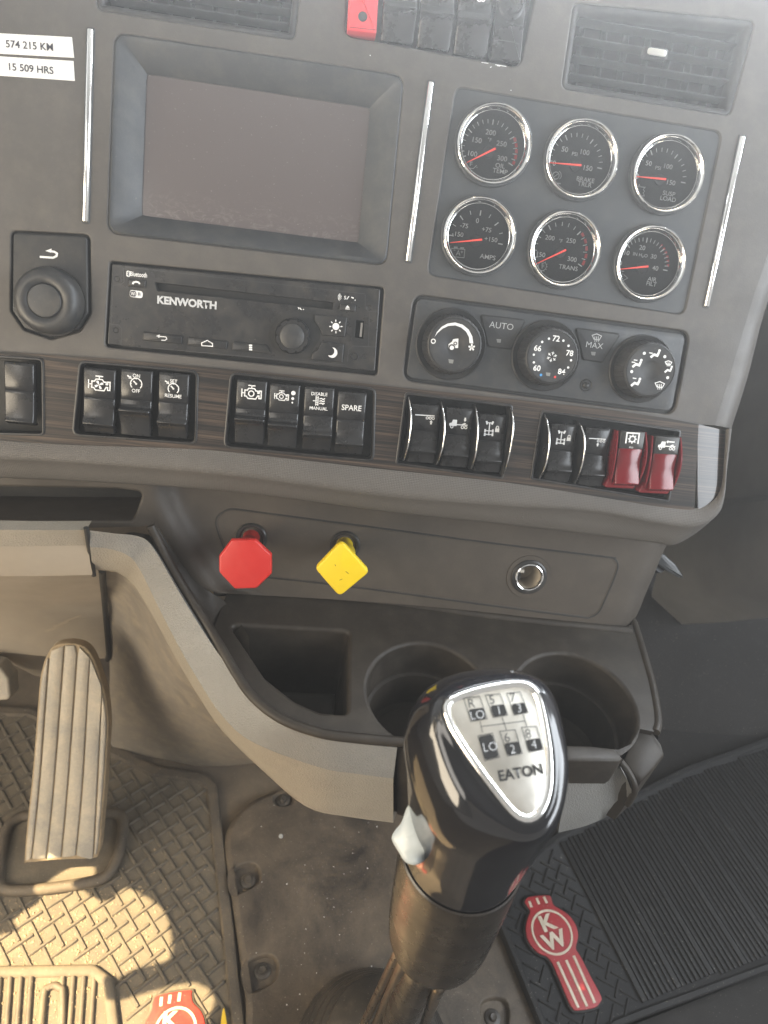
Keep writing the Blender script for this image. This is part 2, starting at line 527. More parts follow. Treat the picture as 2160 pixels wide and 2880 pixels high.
def screen():
    t = NT('display_glass'); v = t.co()
    c = t.ramp(t.noise(v, 5, 1), [(.2, (.098, .083, .082)), (.8, (.104, .088, .087))])  # glare and reflection on the glass are put into this lighter mauve base
    # smears and specks of dust along the lower edge
    sx = t.n('ShaderNodeSeparateXYZ'); t.l(t.co(), sx.inputs[0])
    low = t.ramp(t.math('MULTIPLY', sx.outputs[1], -1.0), [(.024, g3(0)), (.055, g3(1))])
    vv = t.co((60, 110, 60), (0, 0, .25)); sm = t.ramp(t.noise(vv, 1.4, 9, .78, 2.2), [(.50, g3(0)), (.66, g3(1))])
    sp = t.ramp(t.noise(v, 700, 2, .5), [(.71, g3(0)), (.75, g3(1))])
    f = t.math('MAXIMUM', t.math('MULTIPLY', t.math('MULTIPLY', low, sm), .45), t.math('MULTIPLY', sp, .35))
    t.set(Base_Color=t.mix(f, c, (.34, .31, .29)), Roughness=.20, Coat_Weight=.3, Coat_Roughness=.12)
    return t.m
M['screen'] = screen()

def rubber(name, col, dustcol, amount, scale=30, rough=.75, lump=.0012):
    t = NT(name); v = t.co()
    d = t.noise(v, scale, 9, .68, .5); fine = t.noise(v, 420, 5, .7)
    f = t.ramp(t.math('ADD', t.math('MULTIPLY', d, .75), t.math('MULTIPLY', fine, .25)), [(max(0, .58 - amount * .45), g3(0)), (min(1, .86 - amount * .4), g3(1))])
    c = t.mix(f, t.ramp(t.noise(v, 8, 4), [(.3, tuple(k * .8 for k in col)), (.7, tuple(k * 1.2 for k in col))]), t.mix(t.noise(v, 160, 5, .7), tuple(k * .72 for k in dustcol), tuple(k * 1.15 for k in dustcol)))
    sp = t.ramp(t.noise(v, 520, 1, .5), [(.735, g3(0)), (.755, g3(1))])
    c = t.mix(t.math('MULTIPLY', sp, .5), c, (.42, .38, .32))
    t.set(Base_Color=c, Roughness=rough)
    t.bump(t.math('ADD', fine, t.math('MULTIPLY', t.noise(v, 1300, 3), .4)), .5, lump)
    return t.m
M['mat_dusty'] = rubber('dusty_mat_rubber', (.075, .066, .054), (.16, .132, .095), .60, 24)
M['bar_dusty'] = rubber('dusty_mat_tread', (.080, .071, .059), (.16, .132, .095), .50, 30)
M['mat_rim'] = rubber('mat_rim_rubber', (.060, .051, .042), (.15, .12, .085), .45, 30, .65, .0005)
M['floor'] = rubber('floor_covering', (.080, .064, .050), (.17, .135, .095), .5, 14, .7, .0006)
M['tunnel'] = rubber('tunnel_cover_rubber', (.020, .016, .014), (.15, .118, .084), .50, 16, .62, .0007)
M['mat_black'] = rubber('black_mat_rubber', (.006, .006, .007), (.04, .038, .035), .06, 30, .72, .0005)
M['carpet'] = rubber('dark_carpet', (.014, .013, .013), (.03, .03, .03), .15, 30, .9, .001)
M['boot'] = rubber('boot_rubber', (.038, .034, .030), (.16, .13, .10), .25, 18, .42, .0003)
M['pedal'] = rubber('worn_pedal_rubber', (.24, .235, .22), (.52, .45, .34), .46, 15, .6, .0005)
M['groove'] = rubber('dirt_in_groove', (.20, .16, .105), (.36, .28, .18), .6, 60, .9, .001)
M['emblem_red'] = rubber('red_emblem_rubber', (.30, .022, .028), (.20, .06, .05), .15, 40, .5, .0003)
M['emblem_red_dusty'] = rubber('dusty_red_emblem', (.30, .022, .016), (.34, .09, .055), .2, 40, .6, .0004)
M['emblem_cream'] = rubber('cream_emblem_rubber', (.52, .47, .38), (.35, .28, .2), .25, 60, .6, .0003)

def gloss_black():
    t = NT('gloss_black_knob'); v = t.co()
    t.set(Base_Color=(.008, .008, .010), Roughness=t.ramp(t.noise(v, 60, 6, .7), [(.3, g3(.06)), (.7, g3(.17))]), Coat_Weight=.6, Coat_Roughness=.05)
    return t.m
M['gloss'] = gloss_black()
# ------------------------------------------------------------------ dashboard face
PX = 0.51 / FPX                        # about one photo pixel on the dash face, in metres
def dpoly(pts, r):
    return ccw(rnd(DASH.hl(pts), r))
wood_top = [(-160, 978), (0, 989), (280, 1007), (564, 1031), (830, 1056), (1080, 1085), (1458, 1124), (1700, 1150), (1882, 1177), (2041, 1211)]
wood_bot = [(-160, 1230), (0, 1240), (200, 1252), (550, 1263), (783, 1286), (1080, 1319), (1411, 1355), (1671, 1396), (1848, 1425), (1950, 1436)]
H = {}
H['screen'] = dpoly([(322, 90), (1137, 212), (1087, 747), (302, 655)], .0075)
H['radio'] = dpoly(zs('A', [(58, 28), (1640, 180), (1600, 690), (30, 525)]), .003)
H['menu'] = dpoly(zs('3', [(48, 42), (382, 60), (385, 395), (340, 470), (218, 505), (100, 465), (45, 385)]), .004)
H['gauges'] = dpoly([(1283, 243), (2032, 370), (1924, 886), (1203, 773)], .006)
H['climate'] = dpoly(zs('B', [(70, 14), (1622, 225), (1535, 695), (5, 500)]), .008)
H['vent_left'] = dpoly([(265, -190), (855, -110), (828, 112), (272, 28)], .004)
H['upper_switches'] = dpoly([(984, -150), (1520, -75), (1462, 190), (968, 100)], .006)
H['vent_right'] = dpoly(zs('2', [(835, 8), (1608, 85), (1500, 492), (782, 376)]), .005)
RIM = .0012
edge_in = [(2420, -320), (2330, 150), (2228, 520), (2120, 830), (2052, 1060), (2010, 1196)]
edge_out = [(2560, -320), (2440, 150), (2300, 520), (2166, 830), (2103, 1060), (2057, 1205)]
outer = DASH.hl([(-420, -420)] + [(2420, -320)] + edge_in[1:] + [(p[0], p[1] + 14) for p in reversed(wood_top[1:-1])] + [(-420, 985)])
dash = thing('dashboard', 'grey grained plastic truck dashboard carrying gauges, radio and switches', 'dashboard', DASH)
mb = MB().sheet(outer, [inset(h, -RIM) for h in H.values()], 0)
for h in H.values():
    mb.pit(h, 0, .004, RIM, 0, 4, False)
mb.build('face_panel', M['dash'], dash)
# the rounded right end of the dash, turning away to the passenger side
ein, eout = smooth_line(edge_in, 5), smooth_line(edge_out, 5)
rows = []
for f, h in ((0, 0), (.35, -.0004), (.62, -.0016), (.82, -.0038), (.95, -.0075), (1.0, -.012), (1.0, -.05), (.98, -.16)):
    rows.append([DASH.hit(a[0] + (b[0] - a[0]) * f, a[1] + (b[1] - a[1]) * f, h) for a, b in zip(ein, eout)])
MB().grid(rows).build('side_roll', M['dash'], dash, 60)

tp = DASH.pt(*DASH.h2((1080, -410)), 0)
top = [DASH.loc(v) for v in ((-1.25, tp.y, tp.z), (1.75, tp.y, tp.z), (1.75, 1.32, tp.z + .03), (-1.25, 1.32, tp.z + .03))]
MB().add(top, [(0, 1, 2, 3)]).build('leak_block_deck', M['dash'], dash)  # unseen deck added to stop lamp light leaking in behind the dash

sm_ = MB()
for a, b in (((1255, 486), (1308, 494)), ((1362, 504), (1448, 518)), ((1322, 526), (1334, 520)), ((1376, 512), (1400, 516)), ((388, 428), (392, 436)), ((1482, 700), (1486, 706))):
    sm_.stroke([DASH.h2(z('U', *a)), DASH.h2(z('U', *b))], .0004, .0003)
sm_.build('scuff', M['label'], dash)

# padded lower edge: wood bottom -> ridge -> under edge
pad_a = [(-160, 1226), (0, 1236), (200, 1248), (550, 1259), (783, 1282), (1080, 1315), (1411, 1351), (1671, 1392), (1848, 1421), (1950, 1430), (2000, 1412), (2028, 1370), (2036, 1290), (2041, 1208)]
pad_b = [(-160, 1284), (0, 1293), (200, 1303), (550, 1330), (783, 1356), (1080, 1397), (1411, 1424), (1671, 1441), (1838, 1472), (1953, 1484), (2016, 1450), (2038, 1396), (2046, 1300), (2058, 1204)]
pad_c = [(-160, 1336), (0, 1344), (200, 1352), (550, 1374), (783, 1398), (1080, 1438), (1411, 1474), (1671, 1505), (1838, 1526), (1900, 1532), (1985, 1478), (2030, 1420), (2046, 1310), (2058, 1206)]
A, B, C_ = [smooth_line(p, 5) for p in (pad_a, pad_b, pad_c)]
def mixp(p, q, f): return (p[0] + (q[0] - p[0]) * f, p[1] + (q[1] - p[1]) * f)
rows = [[DASH.hit(*p, -.001) for p in A], [DASH.hit(*p, .0012) for p in A],
        [DASH.hit(*mixp(p, q, .35), .0034) for p, q in zip(A, B)], [DASH.hit(*mixp(p, q, .75), .0042) for p, q in zip(A, B)],
        [DASH.hit(*mixp(p, q, .93), .0036) for p, q in zip(A, B)], [DASH.hit(*q, .0018) for q in B]]
MB().grid(rows).build('padded_edge', M['weave'], dash, 70)
rows = [[DASH.hit(*q, .0018) for q in B], [DASH.hit(*mixp(p, q, .12), -.001) for p, q in zip(B, C_)], [DASH.hit(*mixp(p, q, .5), -.0055) for p, q in zip(B, C_)],
        [DASH.hit(*mixp(p, q, .9), -.0095) for p, q in zip(B, C_)], [DASH.hit(*q, -.013) for q in C_], [DASH.hit(q[0], q[1] - 6, -.02) for q in C_], [DASH.hit(q[0], q[1] - 40, -.05) for q in C_]]
MB().grid(rows).build('under_edge', M['weave'], dash, 70)

# wood grain strip with its switch openings
FR = {}
FR['f0'] = dpoly(zs('3', [(-160, 565), (186, 588), (190, 908), (-160, 900)]), .003)
FR['f1'] = dpoly(zs('C', [(52, 30), (672, 84), (664, 466), (14, 418)]), .0045)
FR['f2'] = dpoly(zs('C', [(850, 92), (1610, 176), (1600, 556), (815, 482)]), .0045)
FR['f3'] = dpoly(zs('D', [(102, 42), (606, 102), (562, 446), (58, 376)]), .0018)
FR['f4'] = dpoly(zs('D', [(748, 126), (1404, 222), (1350, 556), (698, 448)]), .0018)
wt = thing('wood_trim', 'dark wood grain laminate strip running along the dash behind the rocker switches', 'trim', DASH)
wo = DASH.hl(wood_top[:-1] + [(1962, 1193), (1950, 1436)] + wood_bot[-2::-1])
WZ = .0016
mb = MB()
p = ccw(wo)
mb.sheet(p, [inset(h, -.0008) for h in FR.values()], WZ)
mb.loops([[(a, b, WZ) for a, b in p], [(a, b, -.002) for a, b in p]])
for h in FR.values():
    mb.pit(h, WZ, .004, .0008, 0, 3, False)
mb.build('strip', M['wood'], wt)
cols = [(1962, 1193, 1436, 0), (1974, 1195, 1437, -.00016), (1985, 1198, 1437, -.00042), (2003, 1202, 1434, -.00098), (2018, 1206, 1426, -.00158), (2029, 1209, 1412, -.0022), (2036, 1211, 1396, -.0032), (2041, 1213, 1370, -.006)]
rows = []
for k in range(9):
    f = k / 8
    rows.append([DASH.hit(x, a + (b - a) * f, WZ + dh) for x, a, b, dh in cols])
MB().grid(rows).build('end_curve', M['wood'], wt, 80, True)

# ------------------------------------------------------------------ display
F = DASH.fit([(322, 90), (1137, 212), (1087, 747), (302, 655)])
t = thing('display_screen', 'blank dark touch screen in a deep grey bezel above the radio', 'screen', F)
o1 = ccw([F.loc(DASH.pt(*q)).to_2d() for q in H['screen']])
SD = -.013
inn = ccw(rnd([F.h2(p, SD) for p in [(412, 207), (1041, 303), (1008, 683), (398, 606)]], .0015, 5))
# bezel: four sloping faces between the rounded outer edge and the glass
n = len(o1)
def resample(poly, m, a0=None):
    P = [Vector(q) for q in poly]; L = [0]
    for i in range(len(P)): L.append(L[-1] + (P[(i + 1) % len(P)] - P[i]).length)
    out = []
    for k in range(m):
        s = L[-1] * k / m
        i = max(j for j in range(len(P)) if L[j] <= s)
        f = (s - L[i]) / max(1e-9, L[i + 1] - L[i])
        out.append(P[i] + (P[(i + 1) % len(P)] - P[i]) * f)
    return out
def corner_match(poly, m):
    """m points per side, sides split at the four corners"""
    P = [Vector(q) for q in poly]
    w = max(abs(q.x) for q in P); h = max(abs(q.y) for q in P)
    idx = [max(range(len(P)), key=lambda i: P[i].x * sx / w + P[i].y * sy / h) for sx, sy in ((-1, -1), (1, -1), (1, 1), (-1, 1))]
    out = []
    for a, b in zip(idx, idx[1:] + idx[:1]):
        seg = [P[(a + i) % len(P)] for i in range((b - a) % len(P) + 1)]
        L = [0]
        for i in range(len(seg) - 1): L.append(L[-1] + (seg[i + 1] - seg[i]).length)
        for k in range(m):
            s = L[-1] * k / m
            i = max(j for j in range(len(seg) - 1) if L[j] <= s)
            f = (s - L[i]) / max(1e-9, L[i + 1] - L[i])
            out.append(seg[i] + (seg[i + 1] - seg[i]) * f)
    return out
a_, b_ = corner_match(o1, 24), corner_match(inn, 24)
a2 = [Vector(q) for q in inset([tuple(q) for q in a_], .0012)]
a3 = [Vector(q) for q in inset([tuple(q) for q in a_], .0035)]
rings = [[(*q, -.004) for q in a_], [(*q, -.0008) for q in a_], [(*q, .0002) for q in a2], [(*q, -.0006) for q in a3],
         [(*(q + (r - q) * .93), SD + .0010) for q, r in zip(a3, b_)], [(*r, SD) for r in b_], [(*r, SD - .002) for r in b_]]
MB().loops(rings).build('bezel', M['dash_dark'], t, 30)
MB().fill(inset([tuple(q) for q in b_], -.001), SD - .0008).build('glass_panel', M['screen'], t)

# ------------------------------------------------------------------ chrome strips
def chrome_strip(p0, p1, label):
    a, b = DASH.hit(*p0), DASH.hit(*p1)
    d = (a - b); f = DASH.sub((a.x + b.x) / 2, (a.y + b.y) / 2, math.atan2(d.y, d.x) - math.pi / 2)
    L, w = d.length, .0042
    t = thing('chrome_strip', label, 'trim strip', f, 'slim chrome strips on the dash')
    MB().slab(rrect(w * 1.25, L + .001, .0012), -.001, .0004, .0003).build('seat', M['dash_dark'], t)
    prof = [(-1, 0), (-.86, .55), (-.5, .9), (0, 1), (.5, .9), (.86, .55), (1, 0)]
    rows = []
    for yy, k in ((-L / 2, 0), (-L / 2 + .0004, .7), (-L / 2 + .0012, 1), (L / 2 - .0012, 1), (L / 2 - .0004, .7), (L / 2, 0)):
        rows.append([(x * w / 2 * (.8 + .2 * k), yy, .0002 + zz * .0022 * max(k, .05)) for x, zz in prof])
    MB().grid(rows).build('chrome_bar', M['chrome'], t, 60, True)
chrome_strip((255, 80), (241, 627), 'slim vertical chrome strip beside the white number labels')
chrome_strip((1212, 228), (1147, 738), 'slim vertical chrome strip between the screen and the gauges')
chrome_strip((2087, 382), (1985, 865), 'slim vertical chrome strip at the passenger side of the gauges')

# ------------------------------------------------------------------ number labels
def sticker(q, words, tx, ty, cap, label):
    f = DASH.fit(q)
    t = thing('label_tape', label, 'label', f, 'printed tape labels')
    pts = [f.h2(p) for p in q]
    # slightly ragged hand-cut end, a faint curl of thickness
    P = ccw(pts)
    MB().slab(P, .0001, .00045, .0001, 1).build('tape', M['label'], t)
    x, y = f.h2((tx, ty))
    text(t, words, x, y, cap, M['ink'], .0007, 0, .022)
sticker([(-190, 84), (203, 105), (209, 163), (-190, 141)], '574 215 KM', 84, 129, .0042, 'white printed tape label reading 574 215 KM')
sticker([(-190, 147), (207, 172), (211, 228), (-190, 200)], '15 509 HRS', 89, 194, .0042, 'white printed tape label reading 15 509 HRS')

# ------------------------------------------------------------------ menu knob at the left
F = DASH.fit(zs('3', [(55, 52), (375, 68), (372, 380), (52, 365)]))
t = thing('menu_knob', 'round black rotary knob on a black plate with a white return arrow', 'knob', F)
P = ccw([F.loc(DASH.pt(*q)).to_2d() for q in H['menu']])
MB().pit(P, -.002, .002, 0, 0, 1, True).build('recess', M['pit'], t)
MB().slab(inset(P, .0016), -.003, .0012, .001).build('plate', M['black_matt'], t)
cx, cy = F.h2(z('3', 222, 343))
R0 = .0218
kp = [(R0, 0), (R0, .004), (R0 * .99, .0080), (R0 * .95, .0112), (R0 * .86, .0138), (R0 * .76, .0150), (R0 * .66, .0152), (R0 * .58, .0147), (R0 * .53, .0141), (R0 * .50, .0136)]
MB().lathe([(R0 * 1.04, .001), (R0 * 1.04, .0022)], cx, cy, 64).build('collar', M['pit'], t)
k = MB().lathe(kp, cx, cy, 72, False, False).build('dial', M['knob'], t)
MB().lathe([(R0 * .505, .0130), (R0 * .50, .0142), (R0 * .47, .0149), (R0 * .3, .0153), (0.0002, .0154)], cx, cy, 56).build('push_cap', M['knob'], k)
a0 = F.h2(z('3', 172, 156))
ic = MB()
def zf(fr, k, x, y): return fr.h2(z(k, x, y))
ic.stroke([zf(F, '3', 172, 155), zf(F, '3', 228, 159), zf(F, '3', 243, 152), zf(F, '3', 245, 141), zf(F, '3', 234, 134), zf(F, '3', 218, 131)], .0013, .0014)
ic.fill([zf(F, '3', 196, 130), zf(F, '3', 222, 120), zf(F, '3', 220, 138)], .0014)
ic.build('arrow_mark', M['white'], t)
# ------------------------------------------------------------------ gauges
F = DASH.fit([(1283, 243), (2032, 370), (1924, 886), (1203, 773)])
gp = thing('instrument_cluster', 'recessed grey panel holding six round gauges', 'instrument cluster', F)
P = ccw([F.loc(DASH.pt(*q)).to_2d() for q in H['gauges']])
GC = {'oil': (1387.4, 408), 'brake': (1632.8, 450.4), 'amps': (1346.3, 664.9), 'trans': (1586.7, 702.7), 'susp': (1875.5, 491.2), 'air': (1826, 742.2)}
GZ = -.0018
gcen = {k: F.hit(*c, 0) for k, c in GC.items()}
mb = MB().loops([[(a, b, -.0008) for a, b in P], [(a, b, GZ + .0006) for a, b in P], [(a, b, GZ) for a, b in inset(P, .0006)]])
mb.sheet(inset(P, .0006), [circ(v.x, v.y, .0250, 48) for v in gcen.values()], GZ)
mb.build('face', M['gaugepanel'], gp)
GANG = (math.atan2(F.x.dot(DASH.y), F.x.dot(DASH.x)))
DZ = -.0028
def gauge(key, zk, label, needle, labels, ticks, reds=(), icon=None, warm=None):
    v = gcen[key]
    g = F.sub(v.x, v.y, rad(1.0))
    t = thing('gauge', label, 'gauge', g, 'round chrome dash gauges')
    R = .0264
    MB().lathe([(R, GZ), (R, .0008), (R * .992, .0016), (R * .975, .0019), (R * .955, .0017)], 0, 0, 72, False, False).build('outer_ring', M['gaugepanel'], t)
    b = MB().lathe([(R * .958, .0012), (R * .953, .0032), (R * .943, .0042), (R * .926, .0046), (R * .905, .0045), (R * .882, .0040), (R * .860, .0031), (R * .840, .0020), (R * .825, .0010), (R * .816, .0002), (R * .808, .0001), (R * .802, -.0006), (R * .798, DZ - .0002)], 0, 0, 96, False, False)
    b.build('chrome_bezel', M['chrome'], t, 25)
    d = MB().lathe([(R * .80, DZ), (.0001, DZ)], 0, 0, 64).build('dial_face', M['dial'], t)
    hub = g.h2(z(zk, *ticks['hub']), DZ)
    tc = (hub[0], hub[1] + .0012)
    pr = MB()
    r1 = .0192
    pa = math.atan2(DASH.x.dot(g.y), DASH.x.dot(g.x))
    A0, A1, nm, ns = ticks['a0'], ticks['a1'], ticks['major'], ticks['minor']
    tot = nm * ns
    def spot(a, r):
        return (tc[0] + r * math.cos(rad(a)), tc[1] + r * math.sin(rad(a)))
    for k in range(tot + 1):
        a = A0 + (A1 - A0) * k / tot
        big = k % ns == 0
        pr.stroke([spot(a, r1 - (.0034 if big else .0026)), spot(a, r1)], .00075 if big else .00046, DZ + .0002)
    pr.build('scale_marks', M['white'], d)
    if reds:
        rm = MB()
        for a, b2 in reds:
            rm.stroke([spot(a + (b2 - a) * i / 4, r1 - .0002) for i in range(5)], .0019, DZ + .00015)
        rm.build('red_zone', M['redprint'], d)
    for s, x, y, cap in labels:
        px, py = g.h2(z(zk, x, y), DZ)
        text(d, s, px, py, cap * 1.1, M['white'], DZ + .0002, -rad(1.0), .008, 1.06)
    if icon:
        im = MB(); icon(im, lambda x, y: g.h2(z(zk, x, y), DZ)); im.build('symbol', M['dimwhite'], d)
    hb = MB().lathe([(.0039, DZ + .0003), (.0039, DZ + .0012), (.0035, DZ + .0016), (.0001, DZ + .0017)], hub[0], hub[1], 28).build('hub', M['hub'], t)
    a, b2 = Vector(g.h2(z(zk, *needle[0]), DZ + .002)), Vector(g.h2(z(zk, *needle[1]), DZ + .002))
    dd = (b2 - a).normalized(); nn = Vector((-dd.y, dd.x))
    MB().slab([a + nn * .00075, a - nn * .00075, b2 - nn * .0003, b2 + nn * .0003], DZ + .0019, DZ + .0025, .0002, 1, True).build('needle', M['needle'], t)
    MB().fill(circ(0, 0, R * .803, 48), -.0004).build('glass', M['glass'], t)
    return t
def therm(im, f, x, y, s=1.0):
    im.stroke([f(x, y - 28 * s), f(x, y + 26 * s)], .00055, DZ + .0002)
    for k in (-22, -8, 6):
        im.stroke([f(x, y + k * s), f(x + 22 * s, y + k * s + 2)], .0004, DZ + .0002)
def ic_oil(im, f):
    therm(im, f, 308, 572, .9)
    im.stroke([f(262, 578), f(280, 582), f(292, 612), f(335, 616), f(362, 590)], .00045, DZ + .0002)
    im.disc(*f(366, 606), .0003, DZ + .0002, 8)
def ic_brake(im, f):
    im.ring(*f(1035, 675), .0020, .0025, DZ + .0002)
    im.stroke([f(1015, 690), f(1055, 660)], .0004, DZ + .0002)
    im.stroke([f(1062, 636), f(1078, 656), f(1080, 686), f(1066, 706)], .00045, DZ + .0002)
    im.stroke([f(1012, 738), f(1075, 744)], .0008, DZ + .0002)
def ic_amps(im, f):
    im.stroke([f(152, 1292), f(264, 1302), f(256, 1372), f(150, 1362)], .00045, DZ + .0002, True)
    for x in (186, 240):
        im.stroke([f(x - 16, 1283 + (x - 186) * .1), f(x + 16, 1285 + (x - 186) * .1)], .0009, DZ + .0002)
    im.stroke([f(166, 1306), f(184, 1308)], .0004, DZ + .0002)
    im.stroke([f(228, 1322), f(248, 1324)], .0004, DZ + .0002); im.stroke([f(239, 1312), f(237, 1334)], .0004, DZ + .0002)
    im.stroke([f(188, 1352), f(208, 1312), f(222, 1354)], .0005, DZ + .0002); im.stroke([f(196, 1338), f(218, 1340)], .0004, DZ + .0002)
def ic_trans(im, f):
    therm(im, f, 918, 1442, .9)
    c = Vector(f(920, 1444))
    for k in range(12):
        a = 2 * math.pi * k / 12
        d = Vector((math.cos(a), math.sin(a)))
        im.stroke([c + d * .0030, c + d * .0038], .0006, DZ + .0002)
    im.ring(c.x, c.y, .0027, .0031, DZ + .0002)
def ic_susp(im, f):
    im.stroke([f(498, 626), f(600, 636)], .00045, DZ + .0002)
    im.stroke([f(592, 640), f(580, 656), f(592, 670), f(578, 684), f(588, 700), f(584, 712)], .00045, DZ + .0002)
    im.stroke([f(540, 704), f(592, 712)], .00045, DZ + .0002)
    im.fill([f(536, 622), f(556, 624), f(546, 606)], DZ + .0002)
def ic_air(im, f):
    for x in (380, 402):
        for y in range(6):
            im.disc(*f(x - y * 1, 1364 + y * 20), .0004, DZ + .0002, 8)
    im.stroke([f(372, 1356), f(416, 1362)], .0005, DZ + .0002)
    im.stroke([f(410, 1388), f(446, 1420), f(404, 1442)], .0004, DZ + .0002)
gauge('oil', 'G', 'oil temperature gauge reading OIL TEMP, top left of the gauge panel', ((525, 445), (280, 565)),
      [('200', 483, 310, .0030), ('150', 368, 375, .0030), ('250', 575, 405, .0030), ('100', 330, 490, .0030), ('300', 580, 530, .0030), ('\u00b0F', 474, 370, .0021), ('OIL', 563, 592, .0027), ('TEMP', 562, 638, .0027)],
      dict(hub=(463, 478), a0=200, a1=-22, major=4, minor=5), [(32, 24), (21, 13), (10, 2), (-1, -9), (-13, -20)], ic_oil)
gauge('brake', 'G', 'trailer brake gauge reading BRAKE TRLR, upper middle of the gauge panel', ((1252, 588), (975, 566)),
      [('50', 1112, 453, .0030), ('100', 1283, 478, .0030), ('150', 1308, 613, .0030), ('0', 1022, 570, .0030), ('PSI', 1195, 492, .0022), ('BRAKE', 1287, 710, .0027), ('TRLR', 1280, 750, .0027)],
      dict(hub=(1195, 590), a0=182, a1=-2, major=3, minor=5), (), ic_brake)
gauge('amps', 'G', 'ammeter gauge reading AMPS, lower left of the gauge panel', ((410, 1218), (135, 1245)),
      [('0', 370, 1058, .0030), ('-75', 258, 1100, .0028), ('+75', 448, 1134, .0028), ('-150', 203, 1172, .0028), ('+150', 485, 1216, .0028), ('AMPS', 457, 1366, .0029)],
      dict(hub=(355, 1235), a0=178, a1=-2, major=4, minor=2), (), ic_amps)
gauge('trans', 'G', 'gearbox temperature gauge reading TRANS, lower middle of the gauge panel', ((1122, 1305), (872, 1422)),
      [('200', 985, 1203, .0029), ('250', 1163, 1228, .0029), ('150', 910, 1345, .0029), ('300', 1173, 1385, .0029), ('\u00b0F', 1076, 1228, .0021), ('TRANS', 1140, 1456, .0028)],
      dict(hub=(1068, 1332), a0=200, a1=-25, major=3, minor=5), [(46, 38), (32, 23), (17, 8), (2, -7), (-12, -22)], ic_trans)
gauge('susp', 'H', 'suspension load gauge reading SUSP LOAD, top right of the gauge panel', ((778, 566), (488, 540)),
      [('50', 628, 428, .0029), ('100', 797, 456, .0029), ('150', 822, 595, .0029), ('0', 530, 540, .0029), ('PSI', 708, 468, .0022), ('SUSP', 803, 690, .0027), ('LOAD', 795, 736, .0027)],
      dict(hub=(716, 572), a0=182, a1=-2, major=3, minor=5), (), ic_susp)
gauge('air', 'H', 'air filter gauge reading AIR FILT, lower right of the gauge panel', ((625, 1318), (352, 1346)),
      [('20', 572, 1157, .0029), ('10', 440, 1202, .0029), ('30', 670, 1234, .0029), ('0', 384, 1290, .0029), ('40', 684, 1334, .0029), ('IN H\u2082O', 555, 1222, .0021), ('AIR', 657, 1430, .0027), ('FILT', 652, 1470, .0027)],
      dict(hub=(566, 1332), a0=182, a1=-2, major=4, minor=5), [(55, 52), (47, 42), (38, 33), (29, 24), (20, 15), (11, 6)], ic_air)
# ------------------------------------------------------------------ radio
F = DASH.fit(zs('A', [(58, 28), (1640, 180), (1600, 690), (30, 525)]))
t = thing('radio', 'black car radio with disc slot, push dial and white KENWORTH lettering', 'radio', F)
P = ccw([F.loc(DASH.pt(*q)).to_2d() for q in H['radio']])
MB().pit(P, -.003, .004, 0, 0, 1, True).build('surround', M['pit'], t)
fa = lambda x, y, h=0.0: F.h2(z('A', x, y), h)
RZ = -.0008
plate = rnd(ccw([fa(x, y, RZ) for x, y in ((72, 44), (1618, 190), (1586, 664), (46, 508))]), .0012)
slot = ccw(rnd([fa(*p, RZ) for p in ((318, 152), (1348, 268), (1342, 306), (332, 200))], .0008))
usb = ccw(rnd([fa(*p, RZ) for p in ((1478, 368), (1526, 374), (1518, 478), (1470, 470))], .0004))
# faceplate with its disc slot and USB opening cut through
fp = MB().plate(plate, [inset(slot, -.0004), inset(usb, -.0002)], -.006, RZ, .0006)
fp.build('faceplate', M['radio'], t)
MB().pit(slot, RZ, .009, .0004, 0, 3, True).build('disc_slot', M['pit'], t)
u = MB().pit(usb, RZ, .008, .0002, 0, 2, True).build('usb_port', M['pit'], t)
x, y = fa(1508, 425, RZ)
MB().box(x - .0007, x + .0007, y - .0048, y + .0048, -.008, -.0022).build('usb_tongue', M['steel'], u)
MB().stroke([fa(*p, RZ) for p in ((1466, 344), (1552, 352), (1540, 500), (1456, 490))], .0006, RZ + .0002, True).build('usb_frame', M['black'], t)
# corner ears with screw holes, and the raised outline of the centre panel
ear = MB()
for pts in (((136, 66), (142, 150), (118, 166), (80, 168), (66, 392), (110, 398), (128, 416), (124, 514)),
            ((1530, 222), (1530, 300), (1548, 318), (1600, 320)), ((1428, 610), (1434, 540), (1458, 518), (1590, 524)), ((1556, 330), (1548, 520))):
    ear.stroke([fa(*p, RZ) for p in pts], .00035, RZ + .00015)
for pts in (((150, 64), (1528, 218)), ((128, 516), (1420, 628))):
    ear.stroke([fa(*p, RZ) for p in pts], .0003, RZ + .00015)
ear.build('panel_outline', M['hub'], t)
for p in ((101, 132), (94, 428), (1552, 298), (1528, 578)):
    x, y = fa(*p, RZ)
    MB().lathe([(.0019, RZ + .0003), (.0016, RZ + .0002), (.0012, RZ - .0002), (.0011, RZ + .0001 - .0002)], x, y, 20).build('screw_hole', M['pit'], t)
x, y = fa(1468, 578, RZ)
j = MB().lathe([(.0030, RZ), (.0029, RZ + .0007), (.0023, RZ + .0008), (.0020, RZ + .0002)], x, y, 28).build('aux_jack', M['black'], t)
MB().disc(x, y, .0014, RZ + .0004).build('jack_hole', M['pit'], j)
def button(pts, h=.0016, mat='black', r=.0005, name='button'):
    q = rnd(ccw([fa(*p, RZ) for p in pts]), r, 3)
    MB().slab(inset(q, -.0004), RZ - .0005, RZ + .00008, 0, 1).build('button_gap', M['pit'], t)
    return MB().slab(q, RZ, RZ + h, .0005).build(name, M[mat], t)
BZ = RZ + .0018
b = button(((256, 436), (478, 462), (474, 508), (252, 484)))
MB().stroke([fa(332, 462), fa(384, 466), fa(390, 478), fa(378, 486), fa(358, 484)], .00055, BZ).fill([fa(328, 460), fa(348, 452), fa(346, 472)], BZ).build('back_mark', M['white'], b)
b = button(((514, 466), (738, 492), (732, 536), (508, 512)))
